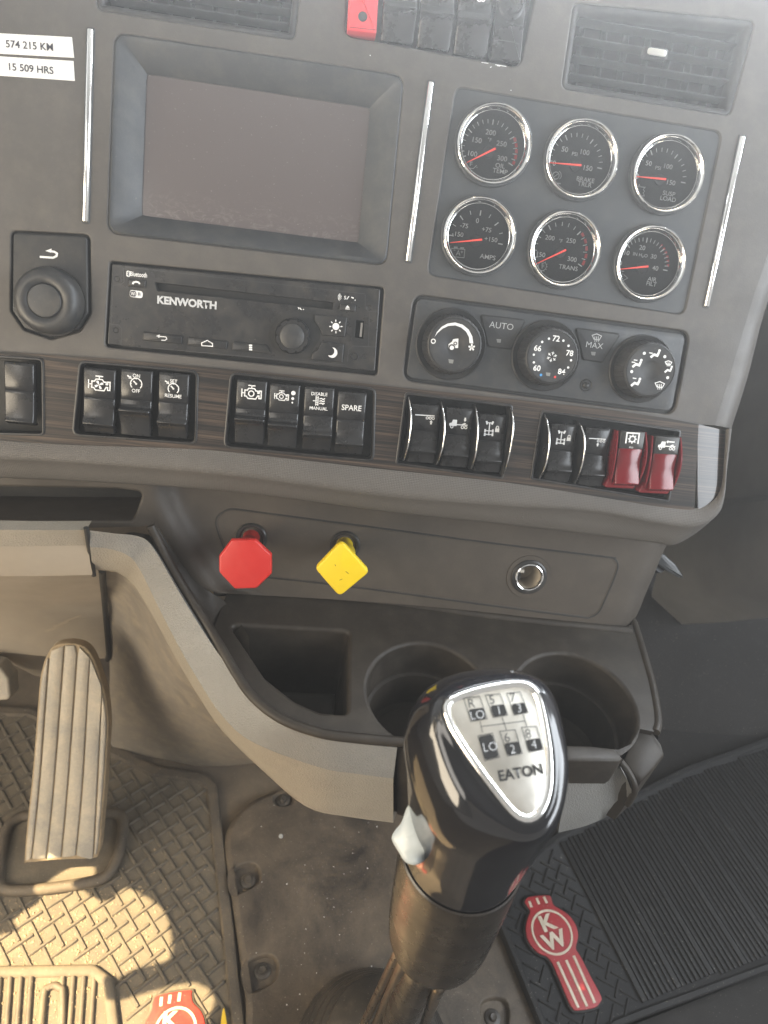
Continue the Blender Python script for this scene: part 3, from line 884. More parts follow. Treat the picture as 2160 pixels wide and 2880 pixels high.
MB().stroke([fa(590, 516), fa(590, 500), fa(622, 486), fa(652, 504), fa(652, 520)], .0006, BZ, True).build('home_mark', M['white'], b)
b = button(((768, 494), (962, 514), (992, 562), (766, 542)))
mk = MB()
for k in range(3):
    mk.stroke([fa(862, 514 + 12 * k), fa(880, 515 + 12 * k)], .0011, BZ)
mk.build('menu_mark', M['white'], b)
b = button(((168, 132), (268, 142), (266, 182), (166, 174)))
MB().stroke([fa(192, 162), fa(198, 152), fa(212, 149), fa(226, 152), fa(234, 162)], .0011, BZ).build('phone_mark', M['white'], b)
b = button(((1386, 274), (1476, 284), (1472, 324), (1382, 314)))
MB().fill([fa(1416, 298), fa(1428, 284), fa(1440, 299)], BZ).stroke([fa(1416, 304), fa(1440, 306)], .0005, BZ).build('eject_mark', M['white'], b)
# dial well, dial, and the two brightness buttons to its right
well = smooth_poly([fa(*p, RZ) for p in ((1012, 372), (1068, 322), (1150, 316), (1240, 336), (1268, 400), (1272, 470), (1232, 540), (1210, 592), (1090, 580), (1010, 536), (972, 450))], 5)
MB().slab(ccw(well), RZ - .0004, RZ + .0001, 0, 1).build('dial_well', M['pit'], t)
MB().stroke(well, .0006, RZ + .0004, True).build('well_rim', M['black'], t)
b = button(((1240, 338), (1426, 354), (1412, 466), (1284, 456), (1270, 420), (1240, 374)), .0016, 'black', .0006)
x, y = fa(1361, 406)
mk = MB().disc(x, y, .0024, RZ + .0018, 20)
for k in range(8):
    a = k * math.pi / 4 + .1
    mk.stroke([(x + .0032 * math.cos(a), y + .0032 * math.sin(a)), (x + .0046 * math.cos(a), y + .0046 * math.sin(a))], .0007, RZ + .0018)
mk.build('sun_mark', M['white'], b)
b = button(((1278, 494), (1408, 508), (1398, 612), (1222, 596), (1226, 562), (1262, 532)), .0016, 'black', .0006)
x, y = fa(1340, 556)
oa = arc(x, y, .0036, 75, -125, 14); ia = arc(x - .0016, y + .0008, .0030, -112, 62, 14)
MB().fill(oa + ia, RZ + .0018).build('moon_mark', M['white'], b)
x, y = fa(1112, 462, RZ)
dl = MB()
seg = 96; ringp = []
for r_, zz, sc in ((.0122, 0, 0), (.0122, .003, 0), (.0120, .0068, 1), (.0111, .0080, 1), (.0084, .0080, .5)):
    row = []
    for i in range(seg):
        a = 2 * math.pi * i / seg
        sc_ = max(0.0, math.cos(a * 10)) ** 2 * .0011 * sc
        row.append((x + (r_ - sc_) * math.cos(a), y + (r_ - sc_) * math.sin(a), RZ + zz))
    ringp.append(row)
dl.loops(ringp); d = dl.build('dial', M['rocker'], t, 50)
MB().lathe([(.0085, RZ + .0079), (.0082, RZ + .0090), (.0064, RZ + .0098), (.003, RZ + .0102), (.0001, RZ + .0103)], x, y, 48).build('dial_cap', M['knob'], d)
LZ = RZ + .0002
ang = math.atan2(fa(632, 282)[1] - fa(376, 256)[1], fa(632, 282)[0] - fa(376, 256)[0])
x, y = fa(503, 268); text(t, 'KENWORTH', x, y, .0050, M['grey_print'], LZ, ang, .06, 1.02, shear=0)
x, y = fa(224, 106); text(t, 'Bluetooth', x, y, .0030, M['white'], LZ, ang, .03, .68)
x, y = fa(164, 102)
MB().fill(rrect(.0026, .0040, .0012, x, y), LZ).build('bluetooth_badge', M['white'], t)
MB().stroke([(x - .0007, y + .0008), (x + .0007, y - .0007), (x, y - .0014), (x, y + .0014), (x + .0007, y + .0007), (x - .0007, y - .0008)], .00028, LZ + .0002).build('bluetooth_rune', M['ink'], t)
x, y = fa(210, 219)
MB().fill(rrect(.0086, .0046, .0018, x, y), LZ).build('wifi_badge', M['white'], t)
MB().fill(rrect(.0042, .0038, .0016, x - .0020, y), LZ + .00015).build('wifi_dark_half', M['ink'], t)
text(t, 'Wi', x - .0020, y, .0023, M['white'], LZ + .0003, ang, .02, .8); text(t, 'Fi', x + .0020, y, .0023, M['ink'], LZ + .0003, ang, .02, .8)
x, y = fa(1416, 240); mk = MB()
for k in range(3):
    mk.stroke(arc(x - .002, y, .0012 + .0009 * k, 130, 230, 6), .0004, LZ)
mk.build('radio_wave_mark', M['white'], t)
text(t, 'S', x - .0002, y, .0024, M['white'], LZ, ang, .02); MB().stroke([fa(1424, 250), fa(1436, 232)], .0006, LZ).stroke([fa(1450, 238), fa(1464, 242)], .0008, LZ).disc(*fa(1472, 254), .0004, LZ, 8).build('worn_print', M['white'], t)
MB().stroke([fa(1142, 296), fa(1150, 300), fa(1146, 306)], .0005, LZ).stroke([fa(1154, 298), fa(1162, 310)], .0006, LZ).disc(*fa(1174, 308), .0004, LZ, 8).build('worn_dial_print', M['white'], t)

# ------------------------------------------------------------------ climate control
F = DASH.fit(zs('B', [(70, 14), (1622, 225), (1535, 695), (5, 500)]))
t = thing('climate_control', 'heater and air conditioning panel with three round knobs under the gauges', 'control panel', F)
P = ccw([F.loc(DASH.pt(*q)).to_2d() for q in H['climate']])
CZ = -.0012
fb = lambda x, y, h=CZ: F.h2(z('B', x, y), h)
MB().loops([[(a, b, -.003) for a, b in P], [(a, b, CZ - .0022) for a, b in inset(P, .0001)], [(a, b, CZ - .0022) for a, b in inset(P, .0025)]]).build('gap', M['pit'], t)
MB().slab(inset(P, .0022), CZ - .004, CZ, .0008).build('face', M['gaugepanel'] if False else M['dash_dark'], t)
ca = math.atan2(fb(1622, 225)[1] - fb(70, 14)[1], fb(1622, 225)[0] - fb(70, 14)[0])
def climate_knob(base, face, rface, rbase, deco):
    """base/face: pixel centres of the skirt on the panel and of the knob's front"""
    HK = .0165
    c = Vector(F.h2(z('B', *face), CZ + HK))
    MB().lathe([(rbase, CZ - .0002), (rbase, CZ + .0015), (rbase * .97, CZ + .0022), (rbase * .9, CZ + .0014), (rface * 1.08, CZ + .0004)], c.x, c.y, 64, False, False).build('knob_collar', M['black_matt'], t)
    k = MB().lathe([(rface * 1.14, CZ), (rface * 1.10, CZ + HK * .55), (rface * 1.06, CZ + HK * .86), (rface * 1.03, CZ + HK * .97), (rface * .985, CZ + HK), (rface * .975, CZ + HK - .0004), (rface * .96, CZ + HK - .0004), (rface * .95, CZ + HK), (rface * .40, CZ + HK), (rface * .36, CZ + HK - .0005), (rface * .2, CZ + HK - .0014), (.0001, CZ + HK - .0017)], c.x, c.y, 72).build('knob', M['black_matt'], t)
    for i in range(34):
        a = 2 * math.pi * i / 34
        u = Vector((math.cos(a), math.sin(a))); w = Vector((-u.y, u.x)) * .0005
        lo, hi = c + u * rface * 1.135, c + u * rface * 1.045
        m = MB()
        q0, q1 = lo + u * .0006, hi + u * .0006
        m.add([(*(lo - w), CZ + .003), (*(lo + w), CZ + .003), (*(q0 + w * .5), CZ + .003), (*(q0 - w * .5), CZ + .003),
               (*(hi - w), CZ + HK * .93), (*(hi + w), CZ + HK * .93), (*(q1 + w * .5), CZ + HK * .9), (*(q1 - w * .5), CZ + HK * .9)],
              [(0, 1, 2, 3), (4, 7, 6, 5), (3, 2, 6, 7), (1, 5, 6, 2), (0, 3, 7, 4)])
        m.build('grip_rib', M['black_matt'], k)
    ff = lambda x, y: F.h2(z('B', x, y), CZ + HK)
    deco(k, ff, CZ + HK + .0002, c)
def person(mb, f, x, y, zz, s=1.0):
    """seated figure mark"""
    mb.disc(*f(x + 24 * s, y - 16 * s), .0010 * s, zz, 10)
    mb.stroke([f(x + 22 * s, y - 8 * s), f(x + 12 * s, y + 12 * s), f(x - 6 * s, y + 6 * s), f(x - 26 * s, y + 22 * s)], .0017 * s, zz)
def screenmark(mb, f, x, y, zz, s=1.0):
    mb.stroke([f(x - 26 * s, y - 16 * s), f(x, y - 24 * s), f(x + 26 * s, y - 12 * s), f(x + 14 * s, y + 10 * s), f(x - 16 * s, y + 6 * s)], .0006, zz, True)
    for k in (-10, 0, 10):
        mb.stroke([f(x + k * s, y - 10 * s), f(x + (k - 3) * s, y), f(x + (k + 1) * s, y + 8 * s), f(x + (k - 2) * s, y + 20 * s)], .0005, zz)
def fan_mark(mb, x, y, r, zz, n=4):
    for k in range(n):
        a = 2 * math.pi * k / n + .3
        mb.fill([(x, y)] + [(x + r * s * math.cos(a + d), y + r * s * math.sin(a + d)) for s, d in ((.55, -.28), (1, -.1), (1.0, .35), (.7, .55))], zz)
def deco_fan(k, f, zz, c):
    m = MB()
    cc = Vector(f(297, 300)); a_ = [f(*p) for p in ((184, 258), (198, 226), (224, 198), (258, 180), (300, 174), (342, 186), (376, 214), (396, 252), (402, 292))]
    b_ = [f(*p) for p in ((184, 256), (202, 232), (230, 208), (262, 193), (300, 190), (334, 202), (362, 226), (378, 258), (380, 290))]
    m.fill(a_ + b_[::-1], zz)
    m.ring(*f(177, 279), .0011, .0017, zz, 16)
    fan_mark(m, *f(393, 314), .0024, zz, 5)
    m.build('scale_print', M['white'], k)
    m = MB()
    m.fill([f(262, 318), f(264, 296), f(284, 282), f(290, 268), f(320, 264), f(318, 318)], zz - .0012)
    m.build('truck_mark', M['white'], k)
    m = MB()
    m.disc(*f(282, 316), .0024, zz - .0010, 14); m.ring(*f(302, 292), .0007, .0013, zz - .0008, 12); m.build('truck_detail', M['black_matt'], k)
    m = MB().disc(*f(282, 316), .0015, zz - .0006, 14); m.build('truck_wheel', M['white'], k)
    MB().fill([f(262, 380), f(292, 383), f(287, 405), f(265, 402)], zz).build('indicator', M['lens'], k)
def deco_temp(k, f, zz, c):
    for s, x, y in (('72', 868, 264), ('66', 764, 318), ('78', 944, 346), ('60', 760, 430), ('84', 898, 450)):
        px, py = f(x, y); text(k, s, px, py, .0039, M['white'], zz, ca * .25, .03, 1.0)
    m = MB()
    for p in ((827, 265), (789, 283), (908, 276), (937, 305), (742, 355), (742, 398), (951, 386), (935, 427)):
        m.disc(*f(*p), .00085, zz, 10)
    m.build('scale_dots', M['white'], k)
    m = MB(); cx, cy = f(845, 367)
    for i in range(6):
        a = i * math.pi / 3 + .4; u = Vector((math.cos(a), math.sin(a))); w = Vector((-u.y, u.x)); o = Vector((cx, cy))
        m.stroke([o + u * .0012, o + u * .0036], .0005, zz - .0006)
        m.stroke([o + u * .0030 + w * .0009, o + u * .0021, o + u * .0030 - w * .0009], .0004, zz - .0006)
    m.build('snowflake_mark', M['white'], k)
    MB().disc(*f(782, 469), .0009, zz, 12).build('blue_dot', M['blueprint'], k)
    MB().disc(*f(861, 480), .0009, zz, 12).build('red_dot', M['redprint'], k)
    MB().fill([f(810, 454), f(836, 457), f(832, 476), f(812, 473)], zz).build('indicator', M['lens'], k)
def deco_mode(k, f, zz, c):
    m = MB()
    for p in ((1363, 347), (1478, 366), (1292, 450), (1494, 484)):
        m.disc(*f(*p), .0011, zz, 12)
    person(m, f, 1424, 348, zz); person(m, f, 1322, 402, zz); person(m, f, 1314, 508, zz); person(m, f, 1498, 436, zz, .8)
    screenmark(m, f, 1499, 406, zz, .7); screenmark(m, f, 1450, 530, zz)
    for p in ((1404, 344), (1306, 396), (1318, 384), (1312, 486)):
        m.stroke([f(p[0] - 14, p[1]), f(p[0] + 6, p[1] + 3)], .0007, zz)
    m.build('mode_marks', M['white'], k)
climate_knob((262, 290), (297, 300), .0182, .0252, deco_fan)
climate_knob((810, 360), (845, 366), .0182, .0252, deco_temp)
climate_knob((1362, 436), (1398, 442), .0182, .0245, deco_mode)
def climate_button(pts, word, wx, wy, cap, lens):
    q = rnd(ccw([fb(*p) for p in pts]), .0012, 4)
    MB().slab(inset(q, -.0007), CZ - .001, CZ + .0002, 0, 1).build('button_gap', M['pit'], t)
    b = MB().slab(q, CZ, CZ + .0016, .0005).build('button', M['black_matt'], t)
    x, y = fb(wx, wy, CZ + .0016); text(b, word, x, y, cap, M['dimwhite'], CZ + .0018, ca * .4, -.005, 1.05)
    MB().fill([fb(lens[0] - 13, lens[1] - 10, CZ + .0016), fb(lens[0] + 14, lens[1] - 8, CZ + .0016), fb(lens[0] + 10, lens[1] + 12, CZ + .0016), fb(lens[0] - 9, lens[1] + 10, CZ + .0016)], CZ + .0018).build('indicator', M['lens'], b)
    return b
climate_button(((444, 132), (690, 162), (612, 322), (484, 308)), 'AUTO', 560, 192, .0044, (545, 276))
b = climate_button(((976, 206), (1224, 240), (1124, 396), (1018, 382)), 'MAX', 1084, 302, .0042, (1076, 348))
m = MB(); screenmark(m, lambda x, y: fb(x, y, CZ + .0016), 1096, 262, CZ + .0018); m.build('defrost_mark', M['dimwhite'], b)
x, y = fb(1036, 527)
MB().lathe([(.0046, CZ), (.0044, CZ + .0006), (.0032, CZ - .0002), (.0026, CZ - .0002), (.0024, CZ + .0012), (.0016, CZ + .0018), (.0001, CZ + .0020)], x, y, 32).build('sensor', M['black'], t)
# ------------------------------------------------------------------ rocker switches
def eng(m, s, zz, fan=True, lw=.0007):
    P = lambda x, y: (x * s, y * s)
    m.stroke([P(*p) for p in ((-.62, .25), (-.38, .25), (-.26, .45), (.3, .45), (.42, .25), (.62, .25), (.62, .05), (.75, .05), (.75, .28), (.95, .28), (.95, -.45), (.75, -.45), (.75, -.2), (.62, -.2), (.45, -.52), (-.3, -.52), (-.45, -.32), (-.62, -.32))], lw, zz, True)
    m.stroke([P(-.32, .72), P(.36, .72)], lw, zz); m.stroke([P(.02, .72), P(.02, .45)], lw, zz)
    m.stroke([P(-.9, .36), P(-.9, -.42)], lw, zz); m.stroke([P(-.9, -.02), P(-.62, -.02)], lw, zz)
    if fan: fan_mark(m, 0, -.04 * s, .40 * s, zz, 4)
    else: m.ring(0, -.04 * s, .20 * s, .31 * s, zz, 18)
def cruise(m, s, zz):
    m.stroke(arc(0, 0, s * .62, -45, 225, 20), .0007, zz)
    for a in (0, 45, 90, 180): m.stroke(arc(0, 0, s * .5, a, a, 1) [:1] + arc(0, 0, s * .62, a, a, 1)[:1], .0005, zz)
    m.stroke([(0, 0), (-.3 * s, .3 * s)], .0009, zz); m.disc(0, 0, .12 * s, zz, 10)
    m.stroke([(-1.0 * s, .85 * s), (-.62 * s, .62 * s)], .0009, zz); m.fill([(-.5 * s, .5 * s), (-.85 * s, .52 * s), (-.6 * s, .86 * s)], zz)
def wheels(m, s, zz, xs, y, r=.14):
    for x in xs: m.ring(x * s, y * s, r * s * .55, r * s, zz, 14)
def arrow(m, x, y, s, zz, up):
    k = 1 if up else -1
    m.stroke([(x, y - .18 * s * k), (x, y + .05 * s * k)], .16 * s, zz); m.fill([(x - .17 * s, y + .02 * s * k), (x + .17 * s, y + .02 * s * k), (x, y + .22 * s * k)], zz)
def trailer(m, s, zz, ax=.5):
    m.fill([(-.95 * s, .36 * s), (.9 * s, .36 * s), (.9 * s, .26 * s), (-.95 * s, .26 * s)], zz); wheels(m, s, zz, (.22, .5, .78) if ax > 0 else (.1, .42, .74), .08)
    arrow(m, (.62 if ax > 0 else .1) * s, -.32 * s, s, zz, True)
def tractor(m, s, zz, up=False, flat=False):
    m.fill([(-.95 * s, -.2 * s), (-.95 * s, .05 * s), (-.72 * s, .12 * s), (-.62 * s, .42 * s), (-.2 * s, .42 * s), (-.2 * s, -.2 * s)], zz)
    m.fill([(-.2 * s, .0), (.9 * s, .0), (.9 * s, -.1 * s), (-.2 * s, -.1 * s)], zz); m.fill([(.3 * s, 0), (.55 * s, .16 * s), (.75 * s, .12 * s), (.6 * s, 0)], zz)
    wheels(m, s, zz + .0001, (-.68, .4, .74), -.28, .17)
    if flat: m.stroke([(.05 * s, .42 * s), (.75 * s, .42 * s)], .13 * s, zz); m.fill([(.05 * s, .6 * s), (.05 * s, .24 * s), (-.15 * s, .42 * s)], zz)
    else: arrow(m, .6 * s, .5 * s, s, zz, up)
def axle(m, s, zz):
    for x, a in ((-.62, .35), (.05, -.35)):
        c, sn = math.cos(a), math.sin(a)
        m.fill([((x + dx * c - dy * sn) * s, (.72 + dx * sn + dy * c) * s) for dx, dy in ((-.1, -.2), (.1, -.2), (.1, .2), (-.1, .2))], zz)
    m.stroke([(-.62 * s, .72 * s), (.05 * s, .72 * s)], .0006, zz); m.stroke([(-.28 * s, .72 * s), (-.28 * s, -.72 * s)], .0008, zz)
    for y in (-.2, -.62):
        m.stroke([(-.72 * s, y * s), (.14 * s, y * s)], .0007, zz)
        for x in (-.74, .16): m.fill([((x - .1) * s, (y - .18) * s), ((x + .1) * s, (y - .18) * s), ((x + .1) * s, (y + .18) * s), ((x - .1) * s, (y + .18) * s)], zz)
    m.fill([(.42 * s, -.3 * s), (.9 * s, -.3 * s), (.9 * s, .12 * s), (.42 * s, .12 * s)], zz)
    m.stroke([(.52 * s, .1 * s)] + [(.66 * s + .14 * s * math.cos(rad(180 - 18 * k)), .24 * s + .14 * s * math.sin(rad(180 - 18 * k))) for k in range(11)] + [(.8 * s, .1 * s)], .0006, zz)
def exhaust(m, s, zz):
    for x in (-.45, -.15): m.stroke([(x * s, .7 * s), (x * s, -.7 * s)], .0006, zz)
    for k in range(5): m.stroke([(-.55 * s, (.55 - .27 * k) * s), (-.05 * s, (.55 - .27 * k) * s)], .0005, zz)
    m.stroke([(-.9 * s, 0), (-.5 * s, 0)], .0006, zz)
    for y in (.32, -.02, -.36):
        m.stroke([(.05 * s, y * s), (.35 * s, (y + .1) * s), (.6 * s, (y - .05) * s), (.85 * s, (y + .12) * s)], .0007, zz)

def rocker_mesh(w, L, ridge, hi=.0078, base=.0026):
    """curved rocker: raised nose at `ridge` (0 top .. 1 bottom), rounded flanks"""
    prof = [(0, base - .004), (0, base), (.015, base + .0012), (.05, base + .0016), (.30, base + .0014), (.44, base + .0012), (.446, base + .0009), (.452, base + .0012)]
    for k in range(1, 11):
        f = k / 10
        prof.append((.452 + (ridge - .03 - .452) * f, base + .0012 + (hi - base - .0012) * (.10 * f + .90 * f ** 6)))
    prof += [(ridge - .012, hi + .0005), (ridge, hi + .0004), (ridge + .012, hi - .0004), (ridge + .02, hi - .0014)]
    e = 1.0
    for k in range(1, 6):
        f = k / 5
        prof.append((ridge + .02 + (e - ridge - .02) * f, (hi - .0014) + (base - .0016 - hi + .0014) * (f ** .75)))
    prof.append((e, base - .005))
    m = MB(); rows = []
    for tt, zz in prof:
        y = L / 2 - tt * L
        b = .0012
        # the nose narrows slightly towards the bottom
        ww = w * (1 - .05 * max(0, tt - .5))
        rows.append([(-ww / 2, y, zz - .006), (-ww / 2, y, zz - b), (-ww / 2 + b * .3, y, zz - b * .35), (-ww / 2 + b, y, zz), (0, y, zz + .0001), (ww / 2 - b, y, zz), (ww / 2 - b * .3, y, zz - b * .35), (ww / 2, y, zz - b), (ww / 2, y, zz - .006)])
    return m.grid(rows)
def rocker(zk, q, ridge, label, group, icon=None, words=(), iy=.22, hi=.0078, flip=False):
    f = DASH.fit(zs(zk, q), .002)
    f = f.sub(0, 0, 0, -.002); g = DASH.fit(zs(zk, q), .002); f.w, f.h = g.w, g.h
    t = thing('rocker_switch', label, 'switch', f, group)
    rocker_mesh(f.w, f.h, ridge, hi).build('rocker', M['rocker'], t, 50, True)
    zt = .0026 + .0016 + .0003
    yc = f.h * (.5 - iy)
    if icon:
        m = MB(); icon(m, f.w * .36, zt)
        m.v = [(a, b + yc, c) for a, b, c in m.v]; m.build('symbol', M['white'], t)
    for s, fy, cap in words:
        text(t, s, 0, f.h * (.5 - fy), cap, M['white'], zt, 0, .015, .95)
    return t, f
def frame_box(key, label, depth=.010, floor=True):
    t = thing('switch_housing', label, 'switch housing', DASH, 'switch housings in the wood strip')
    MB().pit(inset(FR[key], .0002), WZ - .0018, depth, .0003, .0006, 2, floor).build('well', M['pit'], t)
    ring = inset(FR[key], .0001)
    mb = MB()
    rings = []
    for d, h in ((-.0009, WZ - .0002), (-.0009, WZ + .0006), (-.0003, WZ + .0010), (.0006, WZ + .0008), (.0012, WZ - .0005), (.0013, WZ - .006)):
        rings.append([(a, b, h) for a, b in inset(ring, d)])
    mb.loops(rings).build('rim', M['black'], t, 50)
    return t
frame_box('f0', 'black housing at the far left of the wood strip round the blank rocker')
frame_box('f1', 'black housing round the three engine fan and cruise rockers')
frame_box('f2', 'black housing round the four rockers ending with the SPARE rocker')
h3 = frame_box('f3', 'black housing with metal edged dividers round the three suspension and axle rockers', .016)
h4 = frame_box('f4', 'black housing at the right end of the wood strip with two red guarded rockers', .016)
rocker('3', ((22, 598), (156, 606), (142, 868), (22, 862)), .95, 'blank black rocker switch at the far left of the wood strip', 'rocker switches', hi=.005)
G1 = 'rocker switches'
rocker('C', ((75, 64), (246, 74), (226, 416), (60, 402)), .86, 'black rocker switch with a white engine fan symbol', G1, lambda m, s, zz: eng(m, s, zz, True, .0008), (), .24, .0066)
rocker('C', ((275, 72), (440, 82), (420, 430), (250, 416)), .62, 'black rocker switch with a cruise dial marked ON and OFF', G1, lambda m, s, zz: cruise(m, s * .8, zz), (('ON', .085, .0025), ('OFF', .31, .0025)), .205, .0092)
rocker('C', ((470, 88), (634, 98), (612, 442), (456, 428)), .76, 'black rocker switch with a cruise dial marked SET and RESUME', G1, lambda m, s, zz: cruise(m, s * .78, zz), (('SET', .12, .0025), ('RESUME', .345, .0025)), .235, .0084)
rocker('C', ((880, 124), (1042, 136), (1022, 472), (862, 456)), .62, 'black rocker switch with an engine outline symbol and no dots', G1, lambda m, s, zz: eng(m, s * .95, zz, False, .0008), (), .20, .0090)
def engdots(m, s, zz):
    m2 = MB(); eng(m2, s * .68, zz, False, .0006); m.add([(a - .28 * s, b, c) for a, b, c in m2.v], m2.f)
    m.disc(.78 * s, .38 * s, .20 * s, zz, 16); m.disc(.76 * s, -.12 * s, .13 * s, zz, 14); m.disc(.74 * s, -.5 * s, .08 * s, zz, 12)
rocker('C', ((1056, 144), (1212, 158), (1200, 492), (1036, 476)), .65, 'black rocker switch with an engine symbol and three white dots', G1, engdots, (), .19, .0090)
rocker('C', ((1238, 162), (1396, 172), (1380, 506), (1222, 492)), .75, 'black rocker switch reading DISABLE and MANUAL', G1, lambda m, s, zz: exhaust(m, s * .62, zz), (('DISABLE', .105, .0024), ('MANUAL', .33, .0024)), .215, .0084)
rocker('C', ((1412, 187), (1567, 197), (1546, 527), (1398, 512)), .84, 'black rocker switch reading SPARE', G1, None, (('SPARE', .25, .0040),), .25, .0068)
G2 = 'rocker switches between metal edged dividers'
rocker('D', ((128, 92), (264, 98), (246, 382), (106, 366)), .80, 'black rocker switch with a trailer lift symbol, first right of the SPARE rocker', G2, lambda m, s, zz: trailer(m, s, zz, 1), (), .24, .0060)
rocker('D', ((292, 108), (420, 116), (402, 402), (272, 386)), .80, 'black rocker switch with a truck and down arrow symbol', G2, lambda m, s, zz: tractor(m, s, zz), (), .27, .0060)
rocker('D', ((446, 140), (578, 146), (556, 426), (428, 412)), .80, 'black rocker switch with an axle lock symbol, last in its three', G2, lambda m, s, zz: axle(m, s * .86, zz), (), .25, .0060)
rocker('D', ((786, 182), (914, 194), (888, 474), (770, 456)), .80, 'black rocker switch with an axle lock symbol, in the housing with the red guards', G2, lambda m, s, zz: axle(m, s * .86, zz), (), .24, .0060)
rocker('D', ((952, 202), (1070, 212), (1044, 494), (928, 478)), .80, 'black rocker switch with a trailer lift symbol, beside the red guards', G2, lambda m, s, zz: trailer(m, s, zz, -1), (), .23, .0060)
# metal edged dividers standing between the guarded rockers
def fin(parent, a, b, c, hh=.0125):
    P0, P1, P2 = [Vector(DASH.h2(z('D', *p), hh * k)) for p, k in ((a, .2), (b, 1.0), (c, .1))]
    path = []
    for k in range(13):
        f = k / 12
        q = P0 * (1 - f) * (1 - 2 * f) + P1 * 4 * f * (1 - f) + P2 * f * (2 * f - 1)
        path.append((q.x, q.y, hh * (4 * f * (1 - f)) ** .7 * .9 + .0012))
    m = MB()
    lo = [(x, y, -.008) for x, y, _ in path]
    m.loops([[(x - .0007, y, zz) for x, y, zz in lo], [(x - .0006, y, zz) for x, y, zz in path], [(x + .0006, y, zz) for x, y, zz in path], [(x + .0007, y, zz) for x, y, zz in lo]], False)
    m.build('divider', M['black'], parent, 50, True)
    MB().tube([(x, y, zz + .0002) for x, y, zz in path], .00062, 8).build('metal_edge', M['chrome'], parent, 80)
for a in (((118, 62), (127, 215), (92, 366)), ((272, 84), (288, 240), (248, 384)), ((434, 104), (446, 260), (412, 408)), ((600, 112), (613, 238), (566, 434))): fin(h3, *a)
for a in (((766, 146), (786, 300), (738, 452)), ((922, 180), (956, 300), (906, 474))): fin(h4, *a)
def red_guard(q, plateq, label, icon, words=()):
    f = DASH.fit(zs('D', q), .002); w, L = f.w, f.h
    t = thing('guarded_switch', label, 'switch', f, 'red guarded rocker switches')
    wp = w * .80
    m = MB(); rows = []
    for tt, zz in ((.30, .0072), (.33, .0078), (.55, .0070), (.75, .0078), (.88, .0100), (.905, .0100), (.93, .0084), (.96, .0050), (.97, -.004)):
        y = L / 2 - tt * L
        rows.append([(-wp / 2, y, -.004), (-wp / 2, y, zz - .0006), (-wp / 2 + .0006, y, zz), (wp / 2 - .0006, y, zz), (wp / 2, y, zz - .0006), (wp / 2, y, -.004)])
    m.grid(rows); m.build('red_cover', M['red_guard'], t, 45, True)
    m = MB()
    for s in (-1, 1):                    # side walls of the guard, curved like a bow
        x0 = s * (w / 2 - .0008)
        pa = [(x0 + s * .0012 * math.sin(math.pi * k / 10), L / 2 - L * (.02 + .9 * k / 10), .0052 + .0050 * math.sin(math.pi * k / 10)) for k in range(11)]
        m.loops([[(x - .0006, y, -.004) for x, y, zz in pa], [(x - .0005, y, zz) for x, y, zz in pa], [(x + .0005, y, zz) for x, y, zz in pa], [(x + .0006, y, -.004) for x, y, zz in pa]], False)
    m.slab(rnd([(-w * .62, -L / 2 - .001), (w * .42, -L / 2 - .001), (w * .5, -L * .36), (-w * .5, -L * .36)], .002), -.006, .0022, .001)
    m.build('guard_frame', M['red_guard'], t, 45)
    pm = MB().slab(rrect(wp, L * .30, .0005, 0, L * .335), -.002, .0074, .0004); pl = pm.build('label_plate', M['black'], t)
    im = MB(); icon(im, wp * .34, .0077); im.v = [(a, b + L * (.335 if not words else .36), c) for a, b, c in im.v]; im.build('symbol', M['white'], pl)
    for s, fy, cap in words: text(pl, s, 0, L * (.5 - fy), cap, M['white'], .0077, 0, .01)
def pto(m, s, zz):
    m.stroke([(-.75 * s, -.55 * s), (-.75 * s, .7 * s), (.75 * s, .7 * s), (.75 * s, -.55 * s)], .0011, zz)
    m.ring(0, 0, .26 * s, .42 * s, zz, 16)
    for k in range(8):
        a = k * math.pi / 4; m.stroke([(.4 * s * math.cos(a), .4 * s * math.sin(a)), (.56 * s * math.cos(a), .56 * s * math.sin(a))], .0008, zz)
red_guard(((1088, 206), (1224, 226), (1210, 498), (1072, 478)), None, 'red guarded switch with a cog symbol reading PTO', pto, (('PTO', .285, .0012),))
red_guard(((1252, 232), (1388, 250), (1372, 524), (1234, 502)), None, 'red guarded switch with a truck symbol at the right end of the wood strip', lambda m, s, zz: tractor(m, s * 1.15, zz, flat=True))

# ------------------------------------------------------------------ upper switch bank
F = DASH.fit([(984, -150), (1520, -75), (1462, 190), (968, 100)])
t = thing('upper_switch_housing', 'black housing holding the red switch and blank rockers above the screen', 'switch housing', DASH)
MB().pit(inset(H['upper_switches'], .0002), -.001, .012, .0003, .0006, 2).build('well', M['black'], t)
fu = lambda x, y: z('U', x, y)
def upper(q, label, ridge, hi=.0085):
    f = DASH.fit([fu(*p) for p in q], 0)
    t = thing('upper_rocker_switch', label, 'switch', f, 'rocker switches above the screen')
    rocker_mesh(f.w, f.h, ridge, hi, .001).build('rocker', M['rocker'], t, 50, True)
    return t, f
upper(((510, -250), (770, -225), (730, 350), (470, 300)), 'blank black rocker beside the red switch above the screen', .60)
upper(((795, -215), (1060, -190), (1015, 400), (755, 350)), 'blank black rocker in the middle of the bank above the screen', .60)
tt, ff = upper(((1085, -180), (1345, -150), (1305, 455), (1040, 405)), 'black rocker with two white rings next to the lighter knob', .60)
m = MB(); 
for x in (1230, 1258): m.ring(*ff.h2(fu(x, 12), .003), .0009, .0017, .0068, 14)
m.build('symbol', M['white'], tt)
f = DASH.fit([fu(*p) for p in ((225, -200), (462, -180), (432, 290), (214, 255))], 0)
t = thing('red_switch', 'bright red switch with a black hole above the screen', 'switch', f)
b = MB().slab(rrect(f.w, f.h, .001), -.008, .0060, .0012).build('body', M['red_switch'], t)
